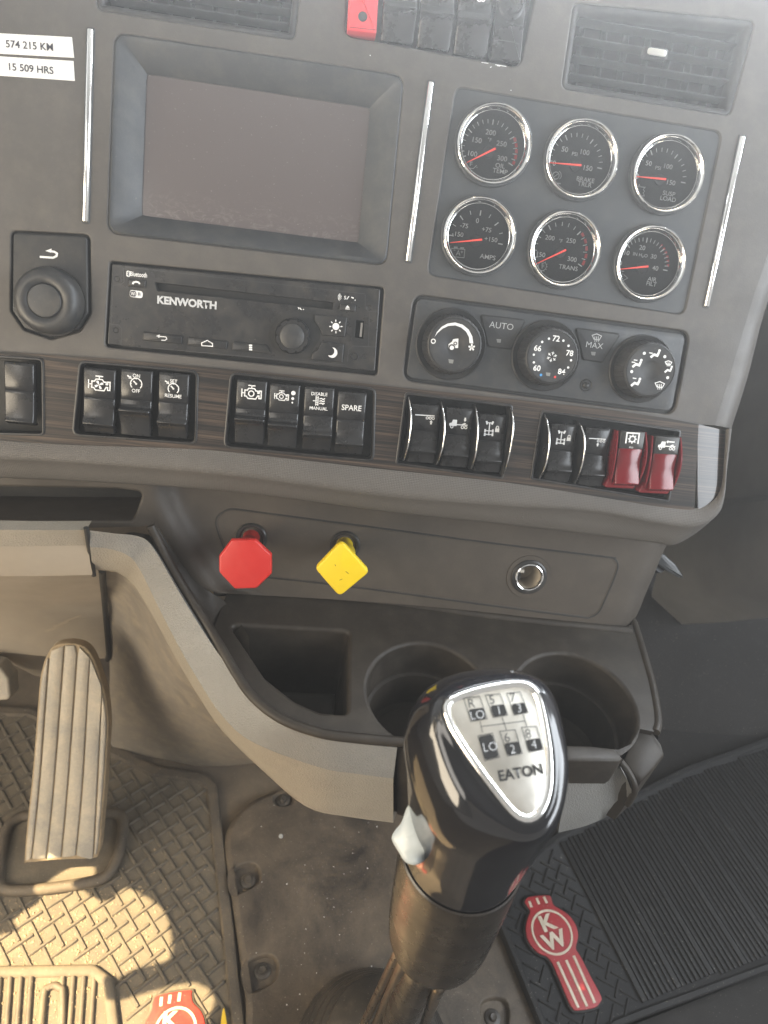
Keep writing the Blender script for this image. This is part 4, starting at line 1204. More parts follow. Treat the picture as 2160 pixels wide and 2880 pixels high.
x, y = f.h2(fu(332, 130), .006); MB().lathe([(.0029, .0062), (.0027, .0063), (.0024, .0061)], x, y, 24).build('hole', M['pit'], t)
MB().stroke([f.h2(fu(232, 212), .006), f.h2(fu(432, 234), .006)], .0004, .0062).build('moulded_line', M['red_guard'], t)
f = DASH.fit([fu(*p) for p in ((1368, -150), (1600, -130), (1560, 500), (1330, 460))], 0)
t = thing('push_knob_switch', 'black switch with a round pull knob at the end of the bank above the screen', 'switch', f)
MB().slab(rrect(f.w, f.h, .001), -.008, .0030, .001).build('body', M['rocker'], t)
x, y = f.h2(fu(1490, 40), .005)
MB().lathe([(.0082, .003), (.0080, .0044), (.0070, .0050), (.0066, .0090), (.0058, .0104), (.0046, .0104), (.0042, .0098), (.0001, .0100)], x, y, 40).build('knob', M['rocker'], t)
MB().stroke([f.h2(fu(1356, 320), .0035), f.h2(fu(1390, 310), .0035), f.h2(fu(1510, 328), .0035), f.h2(fu(1546, 340), .0035)], .0006, .0034).build('nose_line', M['hub'], t)

# ------------------------------------------------------------------ air vents
def vent(key, q, label, nh, nv, tab=None):
    f = DASH.fit(q)
    t = thing('air_vent', label, 'air vent', f, 'rectangular dash air vents')
    P = ccw([f.loc(DASH.pt(*p)).to_2d() for p in H[key]])
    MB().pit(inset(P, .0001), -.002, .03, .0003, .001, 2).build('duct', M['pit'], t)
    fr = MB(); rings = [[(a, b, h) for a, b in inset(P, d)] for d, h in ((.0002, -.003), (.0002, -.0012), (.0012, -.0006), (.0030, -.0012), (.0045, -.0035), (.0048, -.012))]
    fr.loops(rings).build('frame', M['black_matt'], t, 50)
    w, h = f.w - .012, f.h - .011
    for k in range(nh):
        y = h / 2 - h * (k + .5) / nh
        m = MB(); rows = []
        for yy, zz in ((.0010, -.004), (.0012, -.0048), (.0002, -.014), (-.0008, -.014), (.0002, -.0046), (.0004, -.0039), (.0010, -.004)):
            rows.append([(-w / 2, y + yy, zz), (w / 2, y + yy, zz)])
        m.grid(rows).build('slat', M['dash_dark'], t, 40)
    for k in range(nv):
        x = -w / 2 + w * (k + .5) / nv
        MB().box(x - .0005, x + .0005, -h / 2, h / 2, -.026, -.0145).build('vane', M['dash_dark'], t)
    if tab:
        x, y = f.h2(tab, -.002)
        tb = MB().slab(rrect(.0160, .0062, .0016, x, y), -.006, .0006, .001).build('tab', M['black_matt'], t)
        MB().slab(rrect(.0130, .0042, .0018, x, y), .0004, .0014, .0005).build('tab_inlay', M['silver'], tb)
    return t
vent('vent_left', [(265, -190), (855, -110), (828, 112), (272, 28)], 'rectangular air vent above the screen, cut off by the picture edge', 4, 8)
vent('vent_right', zs('2', [(835, 8), (1608, 85), (1500, 492), (782, 376)]), 'rectangular air vent above the gauges with a pale thumb tab', 4, 7, z('2', 1180, 228))
# ------------------------------------------------------------------ lower knob panel, valves, socket
ZT = .432                              # height of the cup tray
T2 = rad(24)
KP = Frame(wz(1200, 1720, ZT), Xw, (0, math.sin(T2), math.cos(T2)), (0, -math.cos(T2), math.sin(T2)))
lp = thing('lower_panel', 'brown grey moulded panel under the dash pad carrying the air brake valves', 'panel', KP)
Lk = smooth_line([(392, 1330), (402, 1390), (428, 1450), (450, 1490), (490, 1552), (540, 1622), (572, 1652), (612, 1668)], 4)
Rk = smooth_line([(1915, 1460), (1905, 1490), (1880, 1525), (1862, 1560), (1842, 1610), (1818, 1665), (1796, 1720), (1768, 1770)], 4)
def kcol(v):
    a, b = Lk[v], Rk[v]
    row = []
    lead = [(0, .014), (14, .0142), (34, .0132), (54, .0105), (72, .0065), (90, .003), (110, .0009), (135, 0)]
    n = 96
    tail = [(-70, 0), (-48, -.0003), (-30, -.0012), (-14, -.0042), (-4, -.009), (0, -.016), (0, -.05), (0, -.11)]
    f_ = v / (len(Lk) - 1)
    for dx, h in lead: row.append((dx, 0, h))
    pts = [(a[0] + dx, None, h) for dx, h in lead]
    x0, x1 = a[0] + 135, b[0] - 70
    pts += [(x0 + (x1 - x0) * k / n, None, 0) for k in range(1, n)]
    pts += [(b[0] + dx, None, h) for dx, h in tail]
    out = []
    for x, _, h in pts:
        s = (x - a[0]) / (b[0] - a[0])
        y = a[1] + (b[1] - a[1]) * s - 14 * f_ * math.sin(math.pi * s)
        out.append(KP.hit(x, y, h))
    return out
Lk, Rk = smooth_line(Lk, 2), smooth_line(Rk, 2)
shell = MB().grid([kcol(v) for v in range(len(Lk))])
so_c = KP.hit(1487, 1622, 0)
def far(f):                              # leave the socket's hole open
    return min(math.hypot(shell.v[i][0] - so_c.x, shell.v[i][1] - so_c.y) for i in f) > .0108
shell.f = [f for f in shell.f if far(f)]
shell.build('shell', M['panel'], lp, 60)
sg = []
for p in ((628, 1440), (655, 1432), (720, 1440), (1100, 1490), (1400, 1530), (1700, 1566), (1728, 1572), (1738, 1590), (1730, 1620), (1700, 1690), (1684, 1722), (1660, 1736), (1630, 1735), (1400, 1706), (1100, 1665), (900, 1640), (680, 1615), (650, 1600), (628, 1540), (608, 1480), (610, 1456)):
    sg.append(KP.h2(p, .0002))
sg = smooth_poly(sg, 4)
MB().tube([(a, b, -.0003) for a, b in sg], .00085, 8, True).build('panel_seam', M['pit'], lp)
MB().tube([(a, b, -.0002) for a, b in inset(ccw(sg), .0011)], .0006, 8, True).build('seam_lip', M['panel'], lp)
# storage slot at the left, in the same moulding
slotq = ccw(rnd(KP.hl([(-260, 1364), (330, 1375), (402, 1384), (374, 1465), (-260, 1461)], .014), .004))
fo = KP.hl([(-260, 1315), (392, 1332), (403, 1390), (430, 1452), (448, 1486), (410, 1480), (236, 1485), (-260, 1487)], .014)
sf = MB().sheet(fo, [inset(slotq, -.002)], .014); sf.pit(slotq, .014, .055, .002, .004, 4, False)
fp = ccw(fo); sf.loops([[(a, b, .014) for a, b in fp], [(a, b, -.03) for a, b in fp]])
sf.build('slot_face', M['panel'], lp, 40)
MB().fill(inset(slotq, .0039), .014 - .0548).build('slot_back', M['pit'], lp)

def valve(base, head, corners, mat, label, name):
    """air valve: black collar on the panel, stem along the panel normal, plate knob"""
    b = KP.hit(*base, 0)
    hp = Frame(KP.pt(b.x, b.y, 0), KP.x, KP.y, KP.n)
    t = thing('air_valve_knob', label, 'valve knob', hp, 'push pull air brake valves')
    MB().lathe([(.0122, -.001), (.0122, .0012), (.0112, .0022), (.0095, .0020), (.0086, .0004), (.0085, -.006)], 0, 0, 40, False, True).build('collar', M['black'], t)
    L = .060
    P = rnd(ccw([hp.h2(c, L) for c in corners]), .0022 if name == 'oct' else .0042, 4)
    cx = sum(p[0] for p in P) / len(P); cy = sum(p[1] for p in P) / len(P)
    # the stem leans to where the plate sits
    m = MB(); rings = []
    for k, (zz, r) in enumerate(((-.004, .0068), (.018, .0068), (.020, .0092), (.034, .0098), (.048, .0105), (.055, .0135))):
        f = max(0, zz) / L
        rings.append([(cx * f + r * math.cos(2 * math.pi * i / 28), cy * f + r * math.sin(2 * math.pi * i / 28), zz) for i in range(28)])
    m.loops(rings, True, False, True).build('stem', M[mat], t, 50)
    m = MB(); p = P; R = []
    for d, zz in ((.004, L - .0065), (.0006, L - .0060), (0, L - .0048), (0, L - .0020), (.0003, L - .0010), (.0008, L - .0003), (.0016, L)):
        R.append([(a, b2, zz) for a, b2 in inset(p, d)])
    kp_ = m.loops(R, True, True, True).build('knob_plate', M[mat], t, 30)
    if name == 'sq':
        sm_ = MB()
        for a, b2 in (((1466, 462), (1478, 472)), ((1356, 470), (1362, 486)), ((1440, 500), (1452, 494)), ((1420, 432), (1424, 440))):
            sm_.stroke([hp.h2(z('5', *a), L), hp.h2(z('5', *b2), L)], .00035, L + .0004)
        sm_.build('scratch', M['black_matt'], kp_)
oc = [(650, 1519), (718, 1519), (764, 1562), (764, 1615), (722, 1656), (660, 1658), (616, 1611), (615, 1566)]
valve((707, 1512), None, oc, 'red_knob', 'red octagonal pull knob of the trailer air valve', 'oct')
valve((970, 1533), None, [(960, 1521), (1041, 1609), (955, 1680), (885, 1600)], 'yellow_knob', 'yellow diamond shaped pull knob of the parking brake valve', 'sq')
b = KP.hit(1487, 1622, 0)
f = KP.sub(b.x, b.y)
t = thing('power_socket', 'round chrome rimmed power socket in the lower panel', 'power socket', f)
MB().lathe([(.0152, -.0002), (.0150, .0014), (.0140, .0020), (.0122, .0018)], 0, 0, 48, False, False).build('rubber_ring', M['black'], t)
MB().lathe([(.0124, .0014), (.0120, .0026), (.0112, .0030), (.0104, .0026), (.0101, .0014), (.0100, -.004)], 0, 0, 48, False, False).build('chrome_rim', M['chrome'], t)
MB().lathe([(.0101, .001), (.0098, -.010), (.0096, -.022), (.0001, -.022)], 0, 0, 40).build('barrel', M['socket'], t)
MB().lathe([(.0190, .0001), (.0188, .0006), (.0150, .0006), (.0148, .0001)], 0, 0, 48, False, False).build('flange', M['panel'], t)
MB().box(-.008, -.0025, .001, .0036, -.02, -.006).build('contact', M['brass'], t); MB().box(-.007, -.0055, -.006, .000, -.02, -.005).build('spring', M['pit'], t)
# pale lever tip that shows past the panel's right end
f = KP.at(1880, 1590, 0, -.03)
t = thing('side_lever', 'grey blue lever tip sticking out past the right end of the lower panel', 'lever', f)
P = ccw(rnd([f.h2(p) for p in ((1842, 1550), (1864, 1556), (1896, 1584), (1920, 1622), (1905, 1622), (1875, 1606), (1844, 1584))], .002))
MB().slab(P, -.008, .004, .002, 3, True).build('tip', M['gaugepanel'], t)
x, y = f.h2((1842, 1600)); MB().tube([(x + .004, y + .004, -.002), (x - .004, y - .008, -.02), (x - .02, y - .02, -.05)], .0075, 14).build('stalk', M['black_matt'], t)

# ------------------------------------------------------------------ cup tray
TR = Frame(wz(1200, 1900, ZT), Xw, (0, 1, 0), (0, 0, 1))
tr = thing('cup_tray', 'dark brown moulded tray with a square bin and two round cup wells', 'tray', TR)
tl = lambda pts, h=0.0: TR.hl(pts, h)
rim3 = [(424, 1480, .505), (477, 1585, .478), (530, 1675, .456), (597, 1780, .440), (663, 1893, .433), (712, 1962, .432), (790, 2022, .432), (897, 2062, .432), (1010, 2078, .432), (1134, 2088, .432)]
front = [(1134, 2088), (1290, 2098), (1450, 2102), (1600, 2100), (1741, 2108)]
right = [(1774, 2094), (1800, 2050), (1838, 2058), (1852, 2020), (1836, 1925), (1812, 1840), (1785, 1752)]
back = [(1740, 1772), (1392, 1735), (1100, 1695), (729, 1662), (640, 1662)]
outl = tl([p[:2] for p in rim3[3:]] + front[1:] + right + back)
TRR = .0032
c1, c2 = TR.hit(1207, 1948), TR.hit(1620, 1975)
CR = .0470
cup1, cup2 = circ(c1.x, c1.y, CR, 64), circ(c2.x, c2.y, CR, 64)
binq = ccw(rnd(tl([(645, 1757), (982, 1775), (976, 2008), (900, 2002), (830, 1972), (745, 1905)]), [.004, .005, .004, .006, .010, .008], 6))
mb = MB().sheet(outl, [inset(ccw(h), -TRR) for h in (cup1, cup2, binq)], 0)
for h in (cup1, cup2, binq): mb.pit(h, 0, .006, TRR, 0, 5, False)
o_ = ccw(outl); mb.loops([[(a, b, 0) for a, b in o_], [(a, b, -.02) for a, b in inset(o_, .001)]])
mb.build('deck', M['tray'], tr, 45)
for c in (c1, c2):
    MB().lathe([(CR, -.005), (CR - .0012, -.030), (CR - .0016, -.0335), (CR - .0022, -.0345), (CR - .0046, -.0352), (CR - .0050, -.036), (CR - .0065, -.070), (CR - .010, -.074), (.0001, -.074)], c.x, c.y, 64).build('cup_well', M['tray'], tr, 35)
MB().pit(binq, -.005, .075, 0, .003, 1, False).loops([[(a, b, -.080) for a, b in inset(binq, .003)], [(a, b, -.082) for a, b in inset(binq, .005)]], True, False, True).build('bin', M['tray'], tr, 50)
# left side of the tray climbs beside the lower panel to the storage slot
rr = [wz(*p) for p in rim3]
rim_s = smooth_line([tuple(p) for p in rr], 5)
inner = [KP.pt(*KP.hit(*p, .0135)) for p in ((440, 1478), (495, 1560), (548, 1630), (590, 1664))] + [wz(640, 1700, ZT), wz(700, 1790, ZT)]
inner_s = smooth_line([tuple(p) for p in inner], 5)
ro = [rim_s[i] for i in range(0, 26)]; ri = inner_s[:26]
rows = []
for f_ in (0, .12, .3, .5, .7, .88, 1.0):
    row = []
    for a, b in zip(ro, ri):
        a, b = Vector(a), Vector(b)
        q = a + (b - a) * f_; q.z -= .010 * math.sin(math.pi * f_) 
        row.append(TR.loc(q))
    rows.append(row)
MB().grid(rows).build('climbing_side', M['tray'], tr, 70)
MB().tube([TR.loc(Vector(p) + Vector((0, 0, .0005))) for p in rim_s], .0036, 10).build('rim_bead', M['tray'], tr, 80)
# fillet where the deck meets the panel
bk = smooth_line([tuple(wz(x, y, ZT)) for x, y in [(600, 1664)] + back[::-1][1:] + [(1775, 1775)]], 5)
MB().tube([TR.loc(Vector(p) + Vector((0, .001, -.001))) for p in bk], .0040, 10).build('back_fillet', M['tray'], tr, 80)
rt = smooth_line([tuple(wz(x, y, ZT)) for x, y in [(1770, 1735)] + right[:2:-1] + [(1846, 2056)]], 4)
MB().tube([TR.loc(Vector(p) + Vector((0, 0, -.0015))) for p in rt], .0034, 10).build('side_bead', M['tray'], tr, 80)
rows = [[TR.loc(Vector(p) + Vector((dx, -dx * .3, dz))) for p in rt] for dx, dz in ((.001, -.001), (.004, -.006), (.006, -.03), (.004, -.09), (-.01, -.14))]
MB().grid(rows).build('side_skirt', M['tray'], tr, 60)
# the low front lip of the right cup well
lipq = [(1578, 2096), (1660, 2098), (1726, 2106), (1752, 2134), (1740, 2142), (1597, 2140), (1570, 2136)]
MB().slab(ccw(tl(lipq, .0005)), -.03, .0012, .002).build('cup_lip', M['tray'], tr, 40)
nq = [(1794, 2044, -.003), (1836, 2054, -.003), (1862, 2090, -.008), (1872, 2120, -.014), (1842, 2160, -.020), (1806, 2196, -.024), (1776, 2178, -.022), (1752, 2140, -.018), (1770, 2098, -.010)]
q3 = [TR.loc(wz(x, y, ZT + h)) for x, y, h in nq]
cq = sum(q3, Vector()) / len(q3)
rg = [[p + Vector((0, 0, -.06)) for p in q3], [p + Vector((0, 0, -.004)) for p in q3], [p + (cq - p) * .06 + Vector((0, 0, -.001)) for p in q3], [p + (cq - p) * .16 for p in q3]]
MB().loops(rg, True, False, True).build('front_corner', M['tray'], tr, 50)
# ------------------------------------------------------------------ grey console trim round the tray
ct = thing('console_trim', 'light grey grained vinyl trim sweeping round the front of the cup tray', 'trim', TR)
r0 = [(253, 1492, .512), (321, 1500, .509), (400, 1512, .503), (440, 1555, .490), (503, 1664, .463), (568, 1770, .444), (632, 1864, .434), (700, 1955, .431), (790, 2034, .430), (897, 2074, .430), (1010, 2092, .430), (1117, 2102, .430)]
r1 = [(253, 1539, .495), (304, 1543, .492), (359, 1562, .486), (392, 1600, .472), (443, 1702, .445), (506, 1824, .424), (561, 1918, .412), (624, 2012, .404), (712, 2088, .400), (897, 2158, .398), (1000, 2176, .398), (1106, 2190, .398)]
r2 = [(266, 1603, .462), (304, 1606, .460), (338, 1614, .456), (378, 1650, .440), (436, 1745, .410), (500, 1862, .382), (556, 1955, .366), (622, 2052, .352), (722, 2152, .345), (860, 2268, .338), (985, 2298, .338), (1106, 2314, .338)]
S0, S1, S2 = [smooth_line([tuple(wz(*p)) for p in r], 5) for r in (r0, r1, r2)]
def vm(a, b, f): return Vector(a) + (Vector(b) - Vector(a)) * f
rows = []
for k in range(len(S0)):
    pass
seq = [[vm(a, b, -.10) + Vector((0, .002, -.006)) for a, b in zip(S0, S1)], [Vector(a) for a in S0], [vm(a, b, .3) + Vector((0, 0, .0012)) for a, b in zip(S0, S1)], [vm(a, b, .7) + Vector((0, 0, .0012)) for a, b in zip(S0, S1)], [vm(a, b, .92) + Vector((0, 0, .0006)) for a, b in zip(S0, S1)], [Vector(b) for b in S1]]
MB().grid([[TR.loc(p) for p in row] for row in seq]).build('top_band', M['leather'], ct, 70)
seq = [[Vector(b) for b in S1], [vm(a, b, .08) for a, b in zip(S1, S2)], [vm(a, b, .5) + Vector((0, -.002, 0)) for a, b in zip(S1, S2)], [vm(a, b, .9) for a, b in zip(S1, S2)], [Vector(b) for b in S2], [Vector(b) + Vector((.004, .012, -.004)) for b in S2], [Vector(b) + Vector((.012, .05, -.004)) for b in S2]]
MB().grid([[TR.loc(p) for p in row] for row in seq]).build('front_face', M['leather_tan'], ct, 70)  # warm light on this face is put into its tan vinyl colour
# dark notch in the middle (behind the gear knob) and the grey piece at the right
seq = [[TR.loc(wz(x, y + dy, zz)) for x, y in ((1117, 2100), (1128, 2104), (1180, 2112), (1400, 2118), (1598, 2128))] for dy, zz in ((0, .429), (4, .424), (70, .40), (150, .36), (190, .33))]
MB().grid(seq).build('notch', M['tray'], ct, 40)
g0 = [(1585, 2146), (1660, 2147), (1734, 2147), (1750, 2168)]
g1 = [(1585, 2200), (1665, 2196), (1752, 2188), (1778, 2226)]
g2 = [(1570, 2342), (1650, 2322), (1722, 2290), (1752, 2272)]
seq = [[wz(x, y, .417) for x, y in g0], [wz(x, y, .402) for x, y in g1], [wz(x, y, .345) for x, y in g2]]
seq = [smooth_line([tuple(p) for p in r], 5) for r in seq]
rows = [[vm(a, b, -.02) + Vector((0, .004, -.004)) for a, b in zip(seq[0], seq[1])], seq[0], [vm(a, b, .5) + Vector((0, 0, .001)) for a, b in zip(seq[0], seq[1])], [vm(a, b, .93) for a, b in zip(seq[0], seq[1])], [vm(b, c, .06) for b, c in zip(seq[1], seq[2])], [vm(b, c, .5) + Vector((0, -.003, 0)) for b, c in zip(seq[1], seq[2])], seq[2], [Vector(c) + Vector((0, .03, -.01)) for c in seq[2]]]
MB().grid([[TR.loc(p) for p in row] for row in rows]).build('right_front', M['leather'], ct, 70)
hinge = smooth_line([tuple(TR.loc(wz(*p))) for p in ((1744, 2140, .419), (1768, 2172, .412), (1786, 2218, .402), (1766, 2262, .375))], 5)
MB().tube(hinge, .0026, 8).build('end_bead', M['tray'], ct, 80)

# ------------------------------------------------------------------ knee trim, column cover, kick panel
kt = thing('knee_trim', 'tan lit grained trim bar above the pedals at the far left', 'trim', TR)
k0 = [(-260, 1484, .516), (0, 1490, .514), (120, 1491, .513), (243, 1490, .512)]
k1 = [(-260, 1532, .497), (0, 1537, .497), (120, 1536, .496), (247, 1534, .495)]
k2 = [(-260, 1620, .460), (0, 1620, .461), (120, 1620, .461), (261, 1617, .461)]
K0, K1, K2 = [smooth_line([tuple(wz(*p)) for p in r], 4) for r in (k0, k1, k2)]
MB().grid([[TR.loc(p) for p in row] for row in ([Vector(p) + Vector((0, .012, -.002)) for p in K0], K0, [vm(a, b, .5) + Vector((0, 0, .001)) for a, b in zip(K0, K1)], K1)]).build('top_band', M['leather_tan'], kt, 70)
MB().grid([[TR.loc(p) for p in row] for row in (K1, [vm(a, b, .06) for a, b in zip(K1, K2)], [vm(a, b, .5) + Vector((0, -.001, 0)) for a, b in zip(K1, K2)], K2, [Vector(p) + Vector((0, .01, -.003)) for p in K2], [Vector(p) + Vector((0, .05, .0)) for p in K2])]).build('front_face', M['tan'], kt, 60)
sm = [TR.loc(wz(*p)) for p in ((242, 1484, .514), (245, 1500, .509), (250, 1536, .494), (258, 1580, .474), (264, 1618, .459))]
MB().tube(sm, .0019, 8).build('end_seam', M['pit'], kt, 80)
cc = thing('column_cover', 'scuffed beige steering column cover panel above the accelerator', 'cover', TR)
rows = []
lft = [(-260, 1600, .60), (-260, 1680, .64), (-260, 1750, .67), (-260, 1800, .69)]
for (y, dep, xr) in ((1596, .600, 284), (1640, .680, 290), (1690, .755, 295), (1740, .800, 300), (1790, .825, 303), (1830, .840, 304), (1852, .85, 300)):
    row = []
    for k in range(15):
        f_ = k / 14
        x = -260 + (xr + 260) * f_
        yy = y - max(0, (y - 1780)) * .62 * max(0, 1 - f_ * 1.25)
        row.append(TR.loc(wd(x, yy, dep - .030 * math.sin(math.pi * min(1, f_ * 1.0)) + .035 * max(0, f_ - .8) * 0)))
    rows.append(row)
MB().grid(rows).build('panel', M['tan'], cc, 70)
MB().tube([TR.loc(wd(x, y, d)) for x, y, d in ((287, 1604, .595), (293, 1680, .735), (300, 1760, .80), (306, 1840, .835), (302, 1856, .84))], .0030, 8).build('edge_gap', M['pit'], cc, 80)
def cov(x, y):
    rws = ((1596, .600, 284), (1640, .680, 290), (1690, .755, 295), (1740, .800, 300), (1790, .825, 303), (1830, .840, 304), (1852, .85, 300))
    for (y0, d0, x0), (y1, d1, x1) in zip(rws, rws[1:]):
        if y0 <= y <= y1:
            k = (y - y0) / (y1 - y0); xr = x0 + (x1 - x0) * k
            return TR.loc(wd(x, y, d0 + (d1 - d0) * k - .030 * math.sin(math.pi * (x + 260) / (xr + 260)) - .0016))
scf = MB()
for k in range(16):
    f_ = k / 15
    x0 = 128 + 62 * f_ + random.uniform(-6, 6); y0 = 1778 - 34 * f_ + random.uniform(-3, 3); ln = random.uniform(16, 42)
    w0 = random.uniform(1.6, 3.4)
    scf.add([cov(x0, y0 - w0), cov(x0 + ln, y0 - ln * .38 - w0 * .3), cov(x0 + ln * 1.1, y0 - ln * .40), cov(x0 + ln, y0 - ln * .36 + w0 * .3), cov(x0, y0 + w0)], [(0, 1, 2, 3, 4)])
scf.build('scuff', M['scuff'], cc)
kk = thing('kick_panel', 'dusty grey brown side panel between the accelerator and the console', 'panel', TR)
La = [(290, 1600, .62), (298, 1680, .745), (304, 1770, .81), (308, 1860, .845), (309, 1950, .87), (309, 2030, .90), (312, 2092, .93), (330, 2108, .935)]
Ra = [(372, 1608, .585), (430, 1690, .600), (480, 1780, .625), (530, 1870, .66), (590, 1970, .71), (660, 2060, .78), (742, 2128, .86), (760, 2142, .885)]
La, Ra = smooth_line(La, 4), smooth_line(Ra, 4)
rows = []
for a, b in zip(La, Ra):
    a, b = Vector(a), Vector(b)
    row = []
    for k in range(15):
        f_ = k / 14
        q = a + (b - a) * f_
        low = max(0, (a.y - 1990) / 110)
        row.append(TR.loc(wd(q.x, q.y + 26 * low * math.sin(math.pi * f_), q.z + .03 * math.sin(math.pi * f_))))
    rows.append(row)
MB().grid(rows).build('panel', M['kick'], kk, 70)
# ------------------------------------------------------------------ floor, mats, pedal
FL = Frame((0, 0, 0), Xw, (0, 1, 0), (0, 0, 1))
fl = lambda pts, h=0.0: FL.hl(pts, h)
o = MB().add([(-1.2, -.6, 0), (.16, -.6, 0), (.16, 1.3, 0), (-1.2, 1.3, 0)], [(0, 1, 2, 3)]).build('floor', M['floor']); tag(o, 'dusty brown cab floor covering', kind='structure')
o = MB().add([(.16, -.6, 0), (1.6, -.6, 0), (1.6, 1.3, 0), (.16, 1.3, 0)], [(0, 1, 2, 3)]).build('passenger_floor', M['carpet']); tag(o, 'dark passenger side floor', kind='structure')
o = MB().add([(-1.2, .98, 0), (.30, .98, 0), (.30, .98, .62), (-1.2, .98, .62)], [(0, 1, 2, 3)]).build('firewall', M['floor']); tag(o, 'brown shaded firewall behind the pedals', kind='structure')
o = MB().add([(.16, .62, 0), (1.6, .62, 0), (1.6, .95, .34), (1.6, .98, .80), (.16, .98, .80), (.16, .95, .34)], [(0, 1, 2, 5), (5, 2, 3, 4)]).build('passenger_footwell', M['carpet']); tag(o, 'black carpet of the passenger footwell', kind='structure')

def in_poly(p, poly):
    x, y = p; c = False; j = len(poly) - 1
    for i in range(len(poly)):
        xi, yi = poly[i]; xj, yj = poly[j]
        if (yi > y) != (yj > y) and x < (xj - xi) * (y - yi) / (yj - yi) + xi: c = not c
        j = i
    return c
# tunnel cover with its screw pockets
tq = ccw(smooth_poly(fl([(800, 2215), (700, 2255), (646, 2315), (632, 2380), (648, 2500), (668, 2640), (690, 2800), (720, 3000), (1000, 3300), (1560, 3200), (1500, 2700), (1480, 2420), (1500, 2200), (1100, 2160)], .012), 5))
tc = thing('tunnel_cover', 'worn dark rubber gearbox tunnel cover around the gear lever', 'cover', FL)
pk = [[(648, 2452), (690, 2428), (722, 2432), (732, 2456), (728, 2480), (690, 2504), (652, 2512)], [(684, 2722), (730, 2688), (768, 2688), (782, 2712), (778, 2748), (750, 2772), (700, 2788)], [(770, 2240), (800, 2226), (824, 2236), (822, 2258), (798, 2266), (776, 2262)], [(1352, 2828), (1380, 2806), (1420, 2812), (1432, 2850), (1420, 2900), (1366, 2890)]]
pks = [ccw(smooth_poly(fl(p, .012), 4)) for p in pk]
m = MB(); R = []
for d, h in ((0, .001), (.0, .006), (.0015, .009), (.004, .011), (.007, .012)): R.append([(a, b, h) for a, b in inset(tq, d)])
m.loops(R); m.sheet(inset(tq, .007), [inset(p, -.002) for p in pks], .012)
for p in pks: m.pit(p, .012, .006, .002, .0015, 3, True)
m.build('cover_sheet', M['tunnel'], tc, 50)
for px, py in ((698, 2476), (738, 2730), (797, 2250), (1386, 2862)):
    x, y = FL.h2((px, py), .008)
    s = MB().lathe([(.0085, .0062), (.0083, .0078), (.0070, .0084), (.0001, .0084)], x, y, 24).build('washer', M['boot'], tc)
    MB().lathe([(.0042, .0084), (.0040, .0112), (.0032, .0122), (.0012, .0118), (.0001, .0116)], x, y, 18).build('screw_head', M['boot'], s)
x, y = FL.h2((790, 2351), .013); MB().lathe([(.0026, .0120), (.0024, .0132), (.0001, .0136)], x, y, 16).build('bare_rivet', M['dimwhite'], tc)
# loose grit
gr = MB(); 
for _ in range(60):
    px, py = random.uniform(560, 1180), random.uniform(2230, 2880)
    zz = .0122
    x, y = FL.h2((px, py), zz); s = random.choice((.0004, .0005, .0006, .0009))
    if not in_poly((x, y), inset(tq, .008)) or any(in_poly((x, y), p) for p in pks): continue
    gr.lathe([(s, zz), (s * .8, zz + s * .7), (s * .1, zz + s)], x, y, 5)
o = gr.build('grit', M['label'], None); tag(o, 'scattered pale grit on the rubber tunnel cover', 'grit', kind='stuff')

# driver mat
dm = thing('floor_mat', 'dusty rubber driver floor mat with basket weave tread and red emblem', 'floor mat', FL)
mq = ccw(rnd(fl([(-320, 1975), (90, 1992), (320, 2092), (440, 2156), (575, 2176), (612, 2206), (650, 2542), (690, 2880), (716, 3120), (-320, 3120)], .004), .012))
mi = ccw(rnd(fl([(-300, 1998), (85, 2014), (305, 2118), (430, 2182), (560, 2200), (584, 2222), (620, 2542), (656, 2880), (680, 3100), (-300, 3100)], .004), .008))
m = MB(); R = []
for pl, d, h in ((mq, 0, .0005), (mq, .0006, .006), (mq, .002, .0082), (mq, .005, .0088)): R.append([(a, b, h) for a, b in inset(pl, d)])
m.loops(R)
m2 = MB().sheet(inset(mq, .005), [mi], .0088)
m2.pit(mi, .0088, .0045, 0, .002, 2, False)
m.add(m2.v, m2.f); m.build('rim', M['mat_rim'], dm, 40)
MB().fill(inset(mi, -.001), .0043).build('web', M['mat_dusty'], dm)
# heel pad, pedal surround, emblem keep the tread clear of themselves
heel = ccw(rnd(fl([(-320, 2722), (268, 2712), (322, 2752), (340, 2900), (352, 3080), (-320, 3080)], .006), .012))
sur = ccw(smooth_poly(fl([(20, 2340), (0, 2440), (8, 2500), (90, 2506), (220, 2490), (300, 2466), (335, 2400), (346, 2330), (338, 2296), (290, 2290), (100, 2296), (50, 2306)], .006), 5))
emo = [z('W', *p) for p in ((1008, 1290), (1022, 1225), (1062, 1184), (1262, 1150), (1276, 1180), (1286, 1232), (1338, 1290), (1366, 1370), (1362, 1470), (1300, 1560), (1230, 1590), (1290, 1900), (1130, 1930), (1080, 1610), (1010, 1560), (962, 1480), (960, 1390))]
emq = ccw(smooth_poly(fl(emo, .006), 4))
S = .0162
an = rad(41)
bars = []
for i in range(-60, 60):
    for j in range(-60, 60):
        c = Vector((i * S, j * S)); c.rotate(Matrix.Rotation(an, 2)); c += Vector((-.32, .28))
        hor = (i + j) % 2 == 0
        u = Vector((math.cos(an), math.sin(an))) if hor else Vector((-math.sin(an), math.cos(an)))
        if not in_poly(c, inset(mi, .006)) or in_poly(c, inset(heel, -.004)) or in_poly(c, inset(sur, -.004)) or in_poly(c, inset(emq, -.004)): continue
        d = (Vector((c.x, c.y, 0)) - CAM)
        # seen in the frame?
        v = Vector((d.dot(cx_), -d.dot(cy_), -d.dot(cz_)))
        px, py = CX + FPX * v.x / v.z, CY + FPX * v.y / v.z
        if -60 < px < 760 and py < 2960: bars.append((c, math.atan2(u.y, u.x), px, py))
